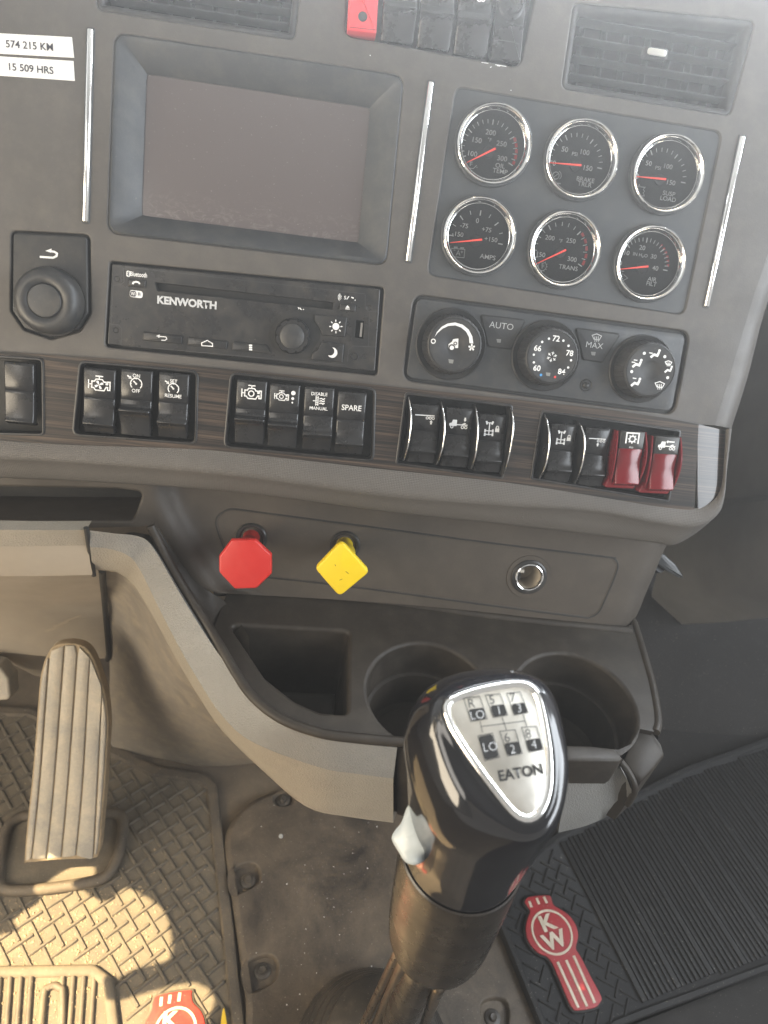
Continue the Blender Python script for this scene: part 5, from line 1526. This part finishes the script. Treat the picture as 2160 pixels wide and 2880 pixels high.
def bar_mesh(L, w, h, mat):
    m = MB()
    R = [[(a, b, 0) for a, b in rrect(L, w, w * .3, n=2)], [(a, b, h * .55) for a, b in rrect(L * .985, w * .8, w * .25, n=2)], [(a, b, h) for a, b in rrect(L * .95, w * .42, w * .15, n=2)]]
    me = m.loops(R, True, False, True).mesh('tread_bar', 50); me.materials.append(mat)
    return me
bm_ = bar_mesh(S * 1.75, .0042, .0022, M['bar_dusty'])
bars.sort(key=lambda b: -b[3])
for n_, (c, a, px, py) in enumerate(bars[:298]):
    o = bpy.data.objects.new('tread_bar', bm_); COL.objects.link(o); o.parent = dm
    o.location = (c.x, c.y, .0042); o.rotation_euler = (0, 0, a + random.uniform(-.02, .02))
if len(bars) > 298:
    m = MB()
    for c, a, px, py in bars[298:]:
        for v in [0]:
            b0 = [Vector((p.co.x, p.co.y, p.co.z)) for p in bm_.vertices]
            ca_, sa_ = math.cos(a), math.sin(a)
            m.add([(c.x + p.x * ca_ - p.y * sa_, c.y + p.x * sa_ + p.y * ca_, .0042 + p.z) for p in b0], [tuple(f.vertices) for f in bm_.polygons])
    o = m.build('far_tread', M['bar_dusty'], dm); o['kind'] = 'stuff'
# heel pad: raised frame and ribs
m = MB(); R = []
for d, h in ((0, .004), (.0008, .0085), (.003, .0102), (.008, .0102), (.0105, .0088), (.0115, .0060)): R.append([(a, b, h) for a, b in inset(heel, d)])
m.loops(R, True, False, True); m.build('heel_pad', M['mat_dusty'], dm, 45)
for k in range(10):
    x0 = -20 + 70 * k
    p0, p1 = z('W', x0 + 20, 1062), z('W', x0 - 12, 1500)
    if 270 < x0 < 440 and k in (5,): continue
    a, b = [Vector(FL.h2(p, .006)) for p in (p0, p1)]
    if k == 4: continue
    MB().tube([(a.x, a.y, .0066), (b.x, b.y, .0066)], .0028, 8).build('heel_rib', M['mat_rim'], dm, 60)
lo = [FL.h2(z('W', *p), .006) for p in ((265, 1520), (295, 1180), (320, 1140), (360, 1122), (402, 1140), (420, 1180), (415, 1520))]
MB().tube([(a, b, .0074) for a, b in smooth_line(lo, 4)], .0036, 10).build('heel_loop', M['mat_rim'], dm, 80)
MB().tube([(a, b, .0085) for a, b in sur], .0062, 12, True).build('pedal_surround', M['mat_rim'], dm, 80)
MB().fill(inset(sur, .002), .0062).build('surround_floor', M['mat_dusty'], dm)
# emblem of the driver mat
def emblem(parent, fr, outline, ringc, ringr, K, W, stripes, h, red, cap, ang):
    P = ccw(smooth_poly([fr.h2(p, h) for p in outline], 4))
    MB().slab(inset(P, -.0022), h - .004, h - .0006, .001).build('emblem_base', M['mat_black'] if red == 'emblem_red' else M['mat_rim'], parent)
    e = MB().slab(P, h - .002, h + .0008, .0006).build('emblem', M[red], parent)
    c = Vector(fr.h2(ringc, h)); r = (Vector(fr.h2(ringr, h)) - c).length
    MB().loops([[(x, y, h + dz) for x, y in circ(c.x, c.y, rr, 48)] for rr, dz in ((r + .0014, .0006), (r + .0011, .0014), (r - .0011, .0014), (r - .0014, .0006))]).build('emblem_ring', M['emblem_cream'], e)
    for s, p in (('K', K), ('W', W)):
        x, y = fr.h2(p, h); text(e, s, x, y, cap, M['emblem_cream'], h + .0016, ang, .05, 1.15, 'emblem_letter')
    for a, b in stripes:
        a, b = Vector(fr.h2(a, h)), Vector(fr.h2(b, h))
        u = (b - a).normalized(); n = Vector((-u.y, u.x)) * .0016
        MB().slab([a + n, a - n, b - n, b + n], h, h + .0015, .0004, 2).build('emblem_stripe', M['emblem_cream'], e)
wz_ = lambda x, y: z('W', x, y)
emblem(dm, FL, emo, wz_(1170, 1420), wz_(1170, 1270), wz_(1140, 1348), wz_(1180, 1480), [(wz_(1072, 1258), wz_(1078, 1196)), (wz_(1128, 1240), wz_(1136, 1182)), (wz_(1192, 1226), wz_(1200, 1166))], .0078, 'emblem_red_dusty', .014, rad(4))
o = MB().slab([FL.h2(p, .010) for p in (wz_(1470, 1380), wz_(1482, 1290), wz_(1492, 1262), wz_(1502, 1300), wz_(1520, 1420))], .0088, .0098, .0003).build('yellow_tag', M['tip_yellow']); tag(o, 'yellow pointed tag lying on the edge of the driver mat', 'tag')

# dry dirt crumbs lying on the mat
gr = MB()
for _ in range(2600):
    px, py = random.gauss(150, 190), random.gauss(2650, 130)
    if not (-60 < px < 620 and 2200 < py < 2900): continue
    zz = .0044
    x, y = FL.h2((px, py), zz)
    if in_poly((x, y), sur) or not in_poly((x, y), inset(mi, .004)): continue
    if in_poly((x, y), heel): zz = .0062
    s = random.choice((.0004, .0005, .0005, .0007, .0009, .0015)) * random.uniform(.7, 1.3)
    a = random.random() * 6
    gr.add([(x + s * math.cos(a + k * 1.257) * random.uniform(.7, 1.2), y + s * math.sin(a + k * 1.257) * random.uniform(.7, 1.2), zz - .0002) for k in range(5)] + [(x + s * .2, y, zz + s * random.uniform(.5, 1.0))], [(k, (k + 1) % 5, 5) for k in range(5)])
o = gr.build('dirt', M['groove'], None, 10); tag(o, 'dry tan dirt crumbs on the driver mat', 'dirt', kind='stuff')

# accelerator
pa, pb = wz(174, 2422, .040), wz(196, 1812, .260)
py_ = (pb - pa).normalized(); pn_ = Xw.cross(py_).normalized(); px_ = py_.cross(pn_).normalized()
PF = Frame(pa, px_, py_, pn_)
ap = thing('accelerator_pedal', 'long worn ribbed accelerator pedal dusted with tan dirt', 'pedal', PF)
pq = ccw(smooth_poly(PF.hl([(128, 1850), (145, 1822), (172, 1811), (210, 1811), (242, 1824), (262, 1852), (280, 1900), (298, 1965), (305, 2042), (301, 2110), (296, 2200), (287, 2310), (278, 2400), (256, 2416), (160, 2420), (76, 2428), (68, 2420), (74, 2330), (88, 2200), (98, 2080), (104, 2000), (111, 1915), (118, 1880)]), 3))
MB().slab(pq, -.014, -.0006, .0015, 3, True).build('pedal_plate', M['groove'], ap)
gl = [[(140, 1832), (112, 2200), (88, 2426)], [(182, 1815), (153, 2200), (130, 2426)], [(220, 1815), (192, 2200), (172, 2422)], [(254, 1850), (233, 2200), (213, 2418)], [(288, 1935), (275, 2200), (263, 2412)]]
lines = [[(100, 1790), (70, 2200), (50, 2440)]] + gl + [[(325, 1880), (320, 2200), (300, 2430)]]
from mathutils.geometry import intersect_line_line_2d
for A_, B_ in zip(lines, lines[1:]):
    la, lb = [Vector(p) for p in smooth_line(A_, 16)], [Vector(p) for p in smooth_line(B_, 16)]
    rows = []
    pqi = inset(pq, .0012)
    prev = None
    for u, v in zip(la, lb):
        a, b = Vector(PF.h2(tuple(u))), Vector(PF.h2(tuple(v)))
        # clip the row to the pedal outline
        ts = [k / 40 for k in range(41) if in_poly(a + (b - a) * (k / 40), pqi)]
        if len(ts) < 3: continue
        a, b = a + (b - a) * ts[0], a + (b - a) * ts[-1]
        d = (b - a).normalized() * .0008
        a, b = a + d, b - d
        rows.append([(*a, -.001), (*a, .0006), (*(a + d * .9), .0013), (*((a + b) / 2), .0016), (*(b - d * .9), .0013), (*b, .0006), (*b, -.001)])
    r0_, r1_ = rows[0], rows[-1]
    rows = [[(x, y, -.001) for x, y, zz in r0_]] + rows + [[(x, y, -.001) for x, y, zz in r1_]]
    MB().grid(rows).build('tread_strip', M['pedal'], ap, 50)
MB().tube([(-.01, .05, -.012), (-.01, .02, -.04), (0, -.01, -.05)], .012, 12).build('hinge', M['boot'], ap, 60)
# column base beside the pedal
o = MB().grid([[wd(x, y, d) for x, y, d in r] for r in ([(-80, 1790, .80), (20, 1798, .82), (100, 1806, .835), (150, 1828, .85)], [(-80, 1830, .82), (20, 1850, .84), (90, 1880, .86), (128, 1890, .88)], [(-80, 1838, .88), (30, 1866, .88), (96, 1900, .90), (130, 1905, .92)])]).build('column_shroud', M['tan'], None, 60); tag(o, 'beige lower end of the steering column shroud behind the accelerator', 'shroud')
f = Frame(wd(0, 1925, .80), Xw, (0, .5, .866), (0, -.866, .5))
o = MB().slab(rnd(f.hl([(-120, 1850), (0, 1868), (28, 1905), (34, 1965), (-120, 1975)]), .006), -.02, .004, .003, 3).build('brake_pedal', M['pedal'], None); o.matrix_world = f.M; tag(o, 'beige brake pedal pad cut off at the left edge', 'pedal')

# passenger mat
PM = Frame((0, 0, .02), Xw, (0, 1, 0), (0, 0, 1))
pm = thing('floor_mat', 'black ribbed rubber passenger floor mat with a red emblem', 'floor mat', PM)
pq_ = ccw(rnd(PM.hl([(1385, 2560), (1500, 2395), (1571, 2338), (1922, 2160), (2160, 2075), (2420, 1985), (2420, 2660), (2160, 2732), (1815, 2860), (1740, 2890), (1560, 3000), (1516, 2880)]), .008))
m = MB(); R = []
for d, h in ((0, -.02), (0, .001), (.0012, .003), (.006, .003), (.0075, .0), (.009, -.001)): R.append([(a, b, h) for a, b in inset(pq_, d)])
m.loops(R, True, False, True).build('sheet', M['mat_black'], pm, 40)
A0, A1 = Vector(PM.h2((1571, 2356))), Vector(PM.h2((1812, 2822)))
B0, B1 = Vector(PM.h2((2420, 2004))), Vector(PM.h2((2420, 2634)))
cv = 46
W_ = (B0 - A0)
u_ = (A1 - A0).normalized(); w_ = Vector((u_.y, -u_.x)); 
if w_.dot(W_) < 0: w_ = -w_
pin = inset(pq_, .012)
for k in range(70):
    off = .0012 + .0066 * k
    wide = k % 7 == 0
    base = A0 + w_ * off
    ts = [q / 150 * .5 - .15 for q in range(150)]
    ok = [s for s in ts if in_poly(base + u_ * s, pin)]
    if len(ok) < 6: continue
    a, b = base + u_ * ok[0], base + u_ * ok[-1]
    hw = .0030 if wide else .0018
    n = w_ * hw
    MB().slab([a + n, a - n, b - n, b + n], -.001, .0022 if wide else .0011 + .0006 * random.random(), .0006, 2).build('rib', M['mat_black'], pm)
# diamond tread on the strip beside the ribs
emr = [z('S', *p) for p in ((1196, 492), (1214, 464), (1270, 456), (1336, 454), (1352, 482), (1366, 514), (1440, 560), (1488, 620), (1505, 690), (1492, 762), (1520, 812), (1580, 930), (1638, 1040), (1636, 1072), (1600, 1108), (1500, 1124), (1470, 1108), (1440, 1050), (1390, 930), (1338, 824), (1270, 786), (1215, 720), (1200, 650), (1210, 590), (1226, 548), (1212, 520))]
emp = ccw(smooth_poly(PM.hl(emr, .002), 3))
dbm = bar_mesh(.020, .0030, .0018, M['mat_black'])
cnt = 0
for i in range(-30, 30):
    for j in range(-30, 30):
        c = A0 + u_ * (i * .0185) + w_ * (-.012 - j * .0185)
        for q, (du, dw, a) in enumerate((((.5, 0), 0, rad(45)), ((0, .5), 0, rad(-45)))):
            cc_ = c + u_ * (du[0] * .0185) + w_ * (du[1] * .0185)
            if not in_poly(cc_, pin) or (cc_ - A0).dot(w_) > -.008 or in_poly(cc_, inset(emp, -.006)): continue
            o = bpy.data.objects.new('tread_bar', dbm); COL.objects.link(o); o.parent = pm
            o.location = (cc_.x, cc_.y, -.0012); o.rotation_euler = (0, 0, math.atan2(u_.y, u_.x) + a)
zs_ = lambda x, y: z('S', x, y)
emblem(pm, PM, emr, zs_(1352, 668), zs_(1352, 795), zs_(1328, 612), zs_(1366, 716), [(zs_(1220, 488), zs_(1232, 524)), (zs_(1262, 470), zs_(1276, 506)), (zs_(1304, 462), zs_(1322, 500)), (zs_(1384, 842), zs_(1506, 1110)), (zs_(1434, 832), zs_(1556, 1102)), (zs_(1478, 806), zs_(1602, 1082))], .0035, 'emblem_red', .0165, rad(18))
# ------------------------------------------------------------------ gear lever
axp = wd(1400, 2170, .350)
AX = Frame((axp.x, axp.y, 0), Xw, (0, 1, 0), (0, 0, 1))
def axis_z(py):
    """height on the lever axis that shows at photo row py"""
    lo, hi = -.3, .8
    for _ in range(50):
        mid = (lo + hi) / 2
        d = Vector((axp.x, axp.y, mid)) - CAM
        yy = CY + FPX * -d.dot(cy_) / -d.dot(cz_)
        if yy > py: lo = mid
        else: hi = mid
    return (lo + hi) / 2
zs1 = axis_z(2392)                     # seam between knob and sleeve
gs = thing('gear_lever', 'gear lever with glossy black knob, silver shift pattern plate and grey selector', 'gear lever', AX)
SR = .0335
def px_of(w):
    d = Vector(w) - CAM
    return (CX + FPX * d.dot(cx_) / -d.dot(cz_), CY - FPX * d.dot(cy_) / -d.dot(cz_))
pn = Vector((-.04, -.46, .89)).normalized()
px2 = Vector((1, 0, 0)); px2 = (px2 - pn * px2.dot(pn)).normalized(); py2 = pn.cross(px2)
KF = Frame(wd(1420, 2110, .318), px2, py2, pn)
plate_px = [(1246, 1985), (1262, 1962), (1325, 1937), (1395, 1921), (1458, 1914), (1494, 1924), (1518, 1952), (1532, 1995), (1546, 2070), (1554, 2140), (1553, 2215), (1540, 2266), (1522, 2296), (1498, 2312), (1470, 2312), (1440, 2294), (1400, 2248), (1345, 2175), (1290, 2095), (1256, 2036)]
girth_px = [(1139, 2060), (1142, 2105), (1158, 2170), (1188, 2250), (1232, 2330), (1310, 2390), (1410, 2415), (1500, 2400), (1556, 2345), (1586, 2262), (1597, 2165), (1582, 2065), (1558, 1980), (1518, 1924), (1460, 1899), (1395, 1889), (1320, 1893), (1250, 1910), (1200, 1940), (1160, 1990)]
NP = 72
def polar(poly, c, n=NP):
    out = []
    P = [Vector(p) for p in poly]
    for k in range(n):
        a = 2 * math.pi * k / n
        d = Vector((math.cos(a), math.sin(a))); best = None
        for i in range(len(P)):
            p, q = P[i], P[(i + 1) % len(P)]
            e = q - p; den = d.x * e.y - d.y * e.x
            if abs(den) < 1e-9: continue
            w = p - Vector(c)
            t = (w.x * e.y - w.y * e.x) / den; s = (w.x * d.y - w.y * d.x) / den
            if t > 0 and -1e-6 <= s <= 1 + 1e-6 and (best is None or t > best): best = t
        out.append(Vector(c) + d * (best or 1))
    return out
pc = (1420, 2110)
plp = polar(smooth_poly(plate_px, 5), pc)
gip = polar(smooth_poly(girth_px, 5), (1385, 2150))
ring_plate = [KF.pt(*KF.hit(p.x, p.y, .0)) for p in plp]
cen = KF.pt(0, 0, 0)
ring_girth = []
for k, p in enumerate(gip):
    # girth lies deeper at the far side, less at the near side
    s = math.sin(2 * math.pi * k / NP)
    ring_girth.append(KF.pt(*KF.hit(p.x, p.y, -.024 + .004 * s)))
def circ_ring(r, zz):
    return [Vector((axp.x + r * math.cos(2 * math.pi * k / NP), axp.y - r * math.sin(2 * math.pi * k / NP), zz)) for k in range(NP)]
coll = circ_ring(SR * 1.00, zs1 + .020)
seam = circ_ring(SR * .985, zs1)
rings = []
for k in range(NP):
    a, g, c_, s_ = ring_plate[k], ring_girth[k], coll[k], seam[k]
    m1 = a + (g - a) * .55 + pn * .0085
    m0 = a + (g - a) * .14 + pn * .0030
    gl_ = g + (c_ - g) * .35 + (g - c_) * 0
    seq = smooth_line([tuple(p) for p in (a, m0, m1, g, gl_, c_, s_)], 5)
    rings.append(seq)
rings = [[AX.loc(rings[k][i]) for k in range(NP)] for i in range(len(rings[0]))]
kn = MB().loops(rings).build('knob', M['gloss'], gs, 80)
# silver plate with its bright rim
kf = lambda x, y, h=0.0: AX.loc(KF.pt(*KF.hit(*z('K', x, y), h)))
kfl = [KF.h2((p.x, p.y), 0) for p in plp]
P = ccw(kfl)
def kloops(seq, cap):
    return MB().loops([[AX.loc(KF.pt(a, b, h)) for a, b in inset(P, d)] for d, h in seq], True, False, cap)
kloops(((-.0004, -.0010), (-.0002, .0008), (.0008, .0018), (.0020, .0018), (.0030, .0008), (.0034, .0004)), False).build('plate_rim', M['chrome'], kn, 60)
pl = kloops(((.0032, .0006), (.0034, .0007)), True).build('shift_plate', M['silver'], kn)
def ksub(pts, h):
    return [AX.loc(KF.pt(*KF.h2(z('K', *p), h), h)) for p in pts]
def kpoly(name, pts, h, mat, par, r=0.0):
    q = [KF.h2(z('K', *p), h) for p in pts]
    if r: q = rnd(q, r, 4)
    m = MB(); m.add([AX.loc(KF.pt(a, b, h)) for a, b in q], [tuple(range(len(q)))]); return m.build(name, mat, par)
def kstroke(name, pts, w, h, mat, par, closed=False):
    m = MB().stroke([KF.h2(z('K', *p), h) for p in pts], w, h, closed)
    m.v = [tuple(AX.loc(KF.pt(*v))) for v in m.v]; return m.build(name, mat, par)
def ktext(s, x, y, cap, mat, h, bold=.0, ang=0.0, par=None):
    px, py = KF.h2(z('K', x, y), h)
    o = text(par or pl, s, px, py, cap, mat, h, ang, bold)
    for v in o.data.vertices: v.co = AX.loc(KF.pt(*v.co))
    return o
q1_, q2_ = KF.h2(z('K', 640, 325)), KF.h2(z('K', 770, 310))
pa_ = math.atan2(q2_[1] - q1_[1], q2_[0] - q1_[0])
tiles = [(((640, 325), (770, 310), (830, 490), (700, 512)), ((678, 415), (800, 400), (822, 490), (704, 508)), 'R', 'LO', (705, 365), (752, 458)),
         (((815, 300), (935, 290), (995, 460), (880, 478)), ((855, 385), (968, 372), (990, 458), (884, 475)), '5', '1', (868, 335), (925, 420)),
         (((985, 285), (1095, 275), (1160, 440), (1050, 458)), ((1025, 372), (1132, 360), (1156, 440), (1054, 456)), '7', '3', (1036, 318), (1088, 405)),
         (((755, 628), (872, 605), (928, 800), (812, 828)), ((760, 634), (868, 612), (922, 796), (814, 822)), '', 'LO', (845, 650), (855, 715)),
         (((932, 592), (1055, 578), (1112, 770), (995, 790)), ((968, 688), (1085, 672), (1108, 768), (998, 786)), '6', '2', (990, 640), (1035, 735)),
         (((1108, 560), (1228, 552), (1282, 740), (1170, 758)), ((1145, 660), (1255, 645), (1278, 738), (1172, 754)), '8', '4', (1160, 610), (1205, 695))]
for outer_, dark, up, dn, pu, pd in tiles:
    kstroke('gear_box_outline', outer_, .0003, .0010, M['hub'], pl, True)
    kpoly('gear_box', dark, .0011, M['gate_black'], pl, .0010)
    if up: ktext(up, pu[0], pu[1], .0042, M['hub'], .0012, -.015, pa_)
    if dn: ktext(dn, pd[0], pd[1], .0038, M['grey_print'], .0014, -.02, pa_)
kstroke('gate_line', ((772, 510), (792, 600)), .0003, .0010, M['hub'], pl); kstroke('gate_line', ((950, 478), (985, 582)), .0003, .0010, M['hub'], pl)
kstroke('gate_line', ((1120, 458), (1150, 556)), .0003, .0010, M['hub'], pl); kstroke('gate_line', ((785, 552), (1138, 508)), .0003, .0012, M['hub'], pl)
a1, a2 = KF.h2(z('K', 960, 984), .0012), KF.h2(z('K', 1240, 936), .0012)
ktext('EATON', 1100, 922, .0044, M['gate_black'], .0012, .035, math.atan2(a2[1] - a1[1], a2[0] - a1[0]))
# sleeve below the knob
zb = axis_z(2650)
prof = [(SR * 1.0, zs1 + .0015), (SR * 1.025, zs1 + .0005), (SR * 1.03, zs1 - .002), (SR * 1.03, zs1 - .02), (SR * 1.02, zs1 - .06), (SR * 1.00, zb + .035), (SR * .97, zb + .020), (SR * .92, zb + .010), (SR * .82, zb + .003), (SR * .66, zb)]
lean = lambda zz: .010 * max(0, (zs1 - zz) / (zs1 - zb))
MB().loops([[(lean(zz) + r * math.cos(2 * math.pi * i / 72), r * math.sin(2 * math.pi * i / 72), zz) for i in range(72)] for r, zz in prof], True, False, True).build('sleeve', M['sleeve'], gs, 30)
# shaft, air lines, boot
def line_px(pts): return [AX.loc(wz(*p)) for p in pts]
MB().tube(line_px(((1195, 2700, zb + .012), (1150, 2800, zb - .06), (1080, 2960, .08))), .0125, 20).build('shaft', M['sleeve'], gs, 60)
for pts, r in ((((1122, 2672, zb + .012), (1112, 2695, zb), (1030, 2864, .17), (960, 3010, .08)), .0034), (((1144, 2690, zb + .012), (1131, 2719, zb), (1059, 2880, .17), (1000, 3020, .08)), .0040), (((1242, 2760, zb + .012), (1233, 2782, zb), (1194, 2880, .20), (1140, 3020, .09)), .0040)):
    MB().tube(smooth_line([tuple(p) for p in line_px(pts)], 4), r, 12).build('air_line', M['rod'], gs, 60)
bp = [(.078, .012), (.077, .02)]
for k in range(5):
    rr = .074 - .0062 * k; zz = .026 + .015 * k
    bp += [(rr, zz), (rr + .0026, zz + .005), (rr + .001, zz + .009), (rr - .006, zz + .012)]
bp += [(.034, .112), (.022, .120), (.014, .125)]
bo = thing('lever_boot', 'black rubber bellows boot at the foot of the gear lever', 'boot', AX)
bc = AX.loc(wz(1062, 2945, .06))
MB().lathe(bp, bc.x, bc.y, 72, False, True).build('bellows', M['boot'], bo, 60)
# grey selector on the left flank
sfn = (CAM - wd(1160, 2340, .36)).normalized(); sfn = (sfn + Vector((-.35, -.15, 0))).normalized()
sx_ = (Xw - sfn * Xw.dot(sfn)).normalized(); sy_ = sfn.cross(sx_)
SF = Frame(wd(1165, 2340, .362), sx_, sy_, sfn)
so_ = ccw(smooth_poly([SF.h2(z('K', *p)) for p in ((180, 1200), (240, 1135), (288, 1160), (318, 1270), (372, 1360), (440, 1412), (436, 1540), (330, 1580), (295, 1650), (230, 1672), (165, 1645), (110, 1560), (58, 1460), (80, 1390), (135, 1320))], 4))
m = MB(); R = []
for d_, h in ((.003, -.020), (.0006, -.017), (0, -.012), (0, -.002), (.0005, .0006), (.0014, .0022), (.0030, .0032)):
    R.append([AX.loc(SF.pt(*q, h)) for q in inset(so_, d_)])
m.loops(R, True, True, True).build('range_selector', M['grey_switch'], gs, 70)
hs = ksub(((130, 900), (250, 1050)), 0)
q0 = SF.hit(*z('K', 300, 1230)); q1 = SF.hit(*z('K', 380, 1460))
MB().tube([AX.loc(SF.pt(q0.x, q0.y, -.012)), AX.loc(SF.pt(q1.x, q1.y, -.012))], .012, 16).build('selector_stub', M['black_matt'], gs, 60)
# ------------------------------------------------------------------ passenger door trim and the added unseen shell that shades the scene
dp = thing('passenger_door_trim', 'dark grey moulded door trim beyond the right end of the dash', 'door trim', Frame((0, 0, 0), Xw, (0, 1, 0), (0, 0, 1)))
def dx(px, py, X):
    d = ray(px, py); t = X / d.x
    return CAM + d * t
up_, lw_ = [], []
for X, row in ((.58, [(1900, 500), (2050, 450), (2300, 400), (2600, 380)]), (.56, [(1900, 900), (2050, 880), (2300, 850), (2600, 840)]), (.545, [(1900, 1200), (2050, 1190), (2300, 1170), (2600, 1160)]), (.55, [(1900, 1420), (2045, 1405), (2300, 1380), (2600, 1365)])):
    up_.append([tuple(dx(x, y, X)) for x, y in row])
MB().grid(up_).build('upper_trim', M['door'], dp, 60)
for X, row in ((.55, [(1900, 1420), (2045, 1405), (2300, 1380), (2600, 1365)]), (.525, [(1880, 1440), (2045, 1420), (2300, 1392), (2600, 1376)]), (.52, [(1860, 1560), (2045, 1540), (2300, 1500), (2600, 1480)]), (.53, [(1830, 1680), (2045, 1670), (2300, 1640), (2600, 1620)]), (.58, [(1830, 1760), (2045, 1750), (2300, 1720), (2600, 1700)])):
    lw_.append([tuple(dx(x, y, X)) for x, y in row])
MB().grid(lw_).build('lower_trim', M['door'], dp, 60)

# unseen driver side wall, added; its hole is shaped to cast the sun patch
XD = -.98
patch = [(-1500, 3900), (-1300, 2640), (-60, 2640), (30, 2590), (70, 2560), (112, 2532), (122, 2492), (180, 2450), (252, 2427), (268, 2460), (226, 2482), (232, 2506), (286, 2534), (322, 2524), (352, 2495), (420, 2530), (462, 2566), (474, 2620), (480, 2690), (425, 2712), (362, 2730), (330, 2752), (318, 2740), (300, 2760), (306, 2810), (342, 2812), (424, 2788), (545, 2763), (600, 2806), (585, 2860), (580, 3000), (560, 3900)]
op = []
for p in patch:
    q = wz(p[0], p[1], .006)
    s = (q.x - XD) / SUN_DIR.x
    w = q - SUN_DIR * s
    op.append((w.y, w.z))
bo_ = [(-1.7, -.02), (1.05, -.02), (1.05, 2.05), (-1.7, 2.05)]
sl = []
for k in range(7):                       # a second hole, added to put a slip of sun on the lever sleeve
    f_ = k / 6; zz = zs1 - .004 + (zb + .012 - zs1) * f_
    sl.append((axp.x + lean(zz) - SR * .80, axp.y - .024 + .003 * math.sin(5 * f_), zz))
sl += [(x - SR * .20, y + .022 + .004 * math.sin(9 * zz_), zz_) for (x, y, zz_) in reversed(sl)]
op2 = []
for p in sl:
    w = Vector(p) - SUN_DIR * ((p[0] - XD) / SUN_DIR.x)
    op2.append((w.y, w.z))
dm_ = MB().sheet(bo_, [smooth_poly(op, 2), op2], 0)
me_v = [(XD, v[0], v[1]) for v in dm_.v]; dm_.v = me_v
o = dm_.build('sun_mask_wall', M['unseen_shell']); tag(o, 'unseen driver side wall added with holes cut to shape the sun', kind='structure')

o = MB().add([(XD, -1.7, 1.95), (1.5, -1.7, 1.95), (1.5, .70, 1.95), (XD, .70, 1.95)], [(0, 3, 2, 1)]).build('sun_block_roof', M['unseen_shell']); tag(o, 'unseen cloth roof added over the cab to block the sun', kind='structure')  # roof added out of view to keep the sun off the dash
# ------------------------------------------------------------------ volume veil added to stand in for lens glare
def veil_mat(dens, aniso, col):
    m = bpy.data.materials.new('veil_volume'); m.use_nodes = True
    nt = m.node_tree
    nt.nodes.remove(nt.nodes['Principled BSDF'])
    v = nt.nodes.new('ShaderNodeVolumePrincipled')
    v.inputs['Color'].default_value = (*col, 1); v.inputs['Density'].default_value = dens; v.inputs['Anisotropy'].default_value = aniso
    nt.links.new(v.outputs[0], nt.nodes['Material Output'].inputs['Volume'])
    m.cycles.volume_sampling = 'EQUIANGULAR'
    return m
hz = MB().box(-1.5, 1.9, -2.0, 1.6, -1.0, 2.2).build('glare_veil', veil_mat(VEIL_D, VEIL_G, (1.0, .98, .95)))
tag(hz, 'thin volume veil added through the cab to stand in for lens glare', kind='stuff')
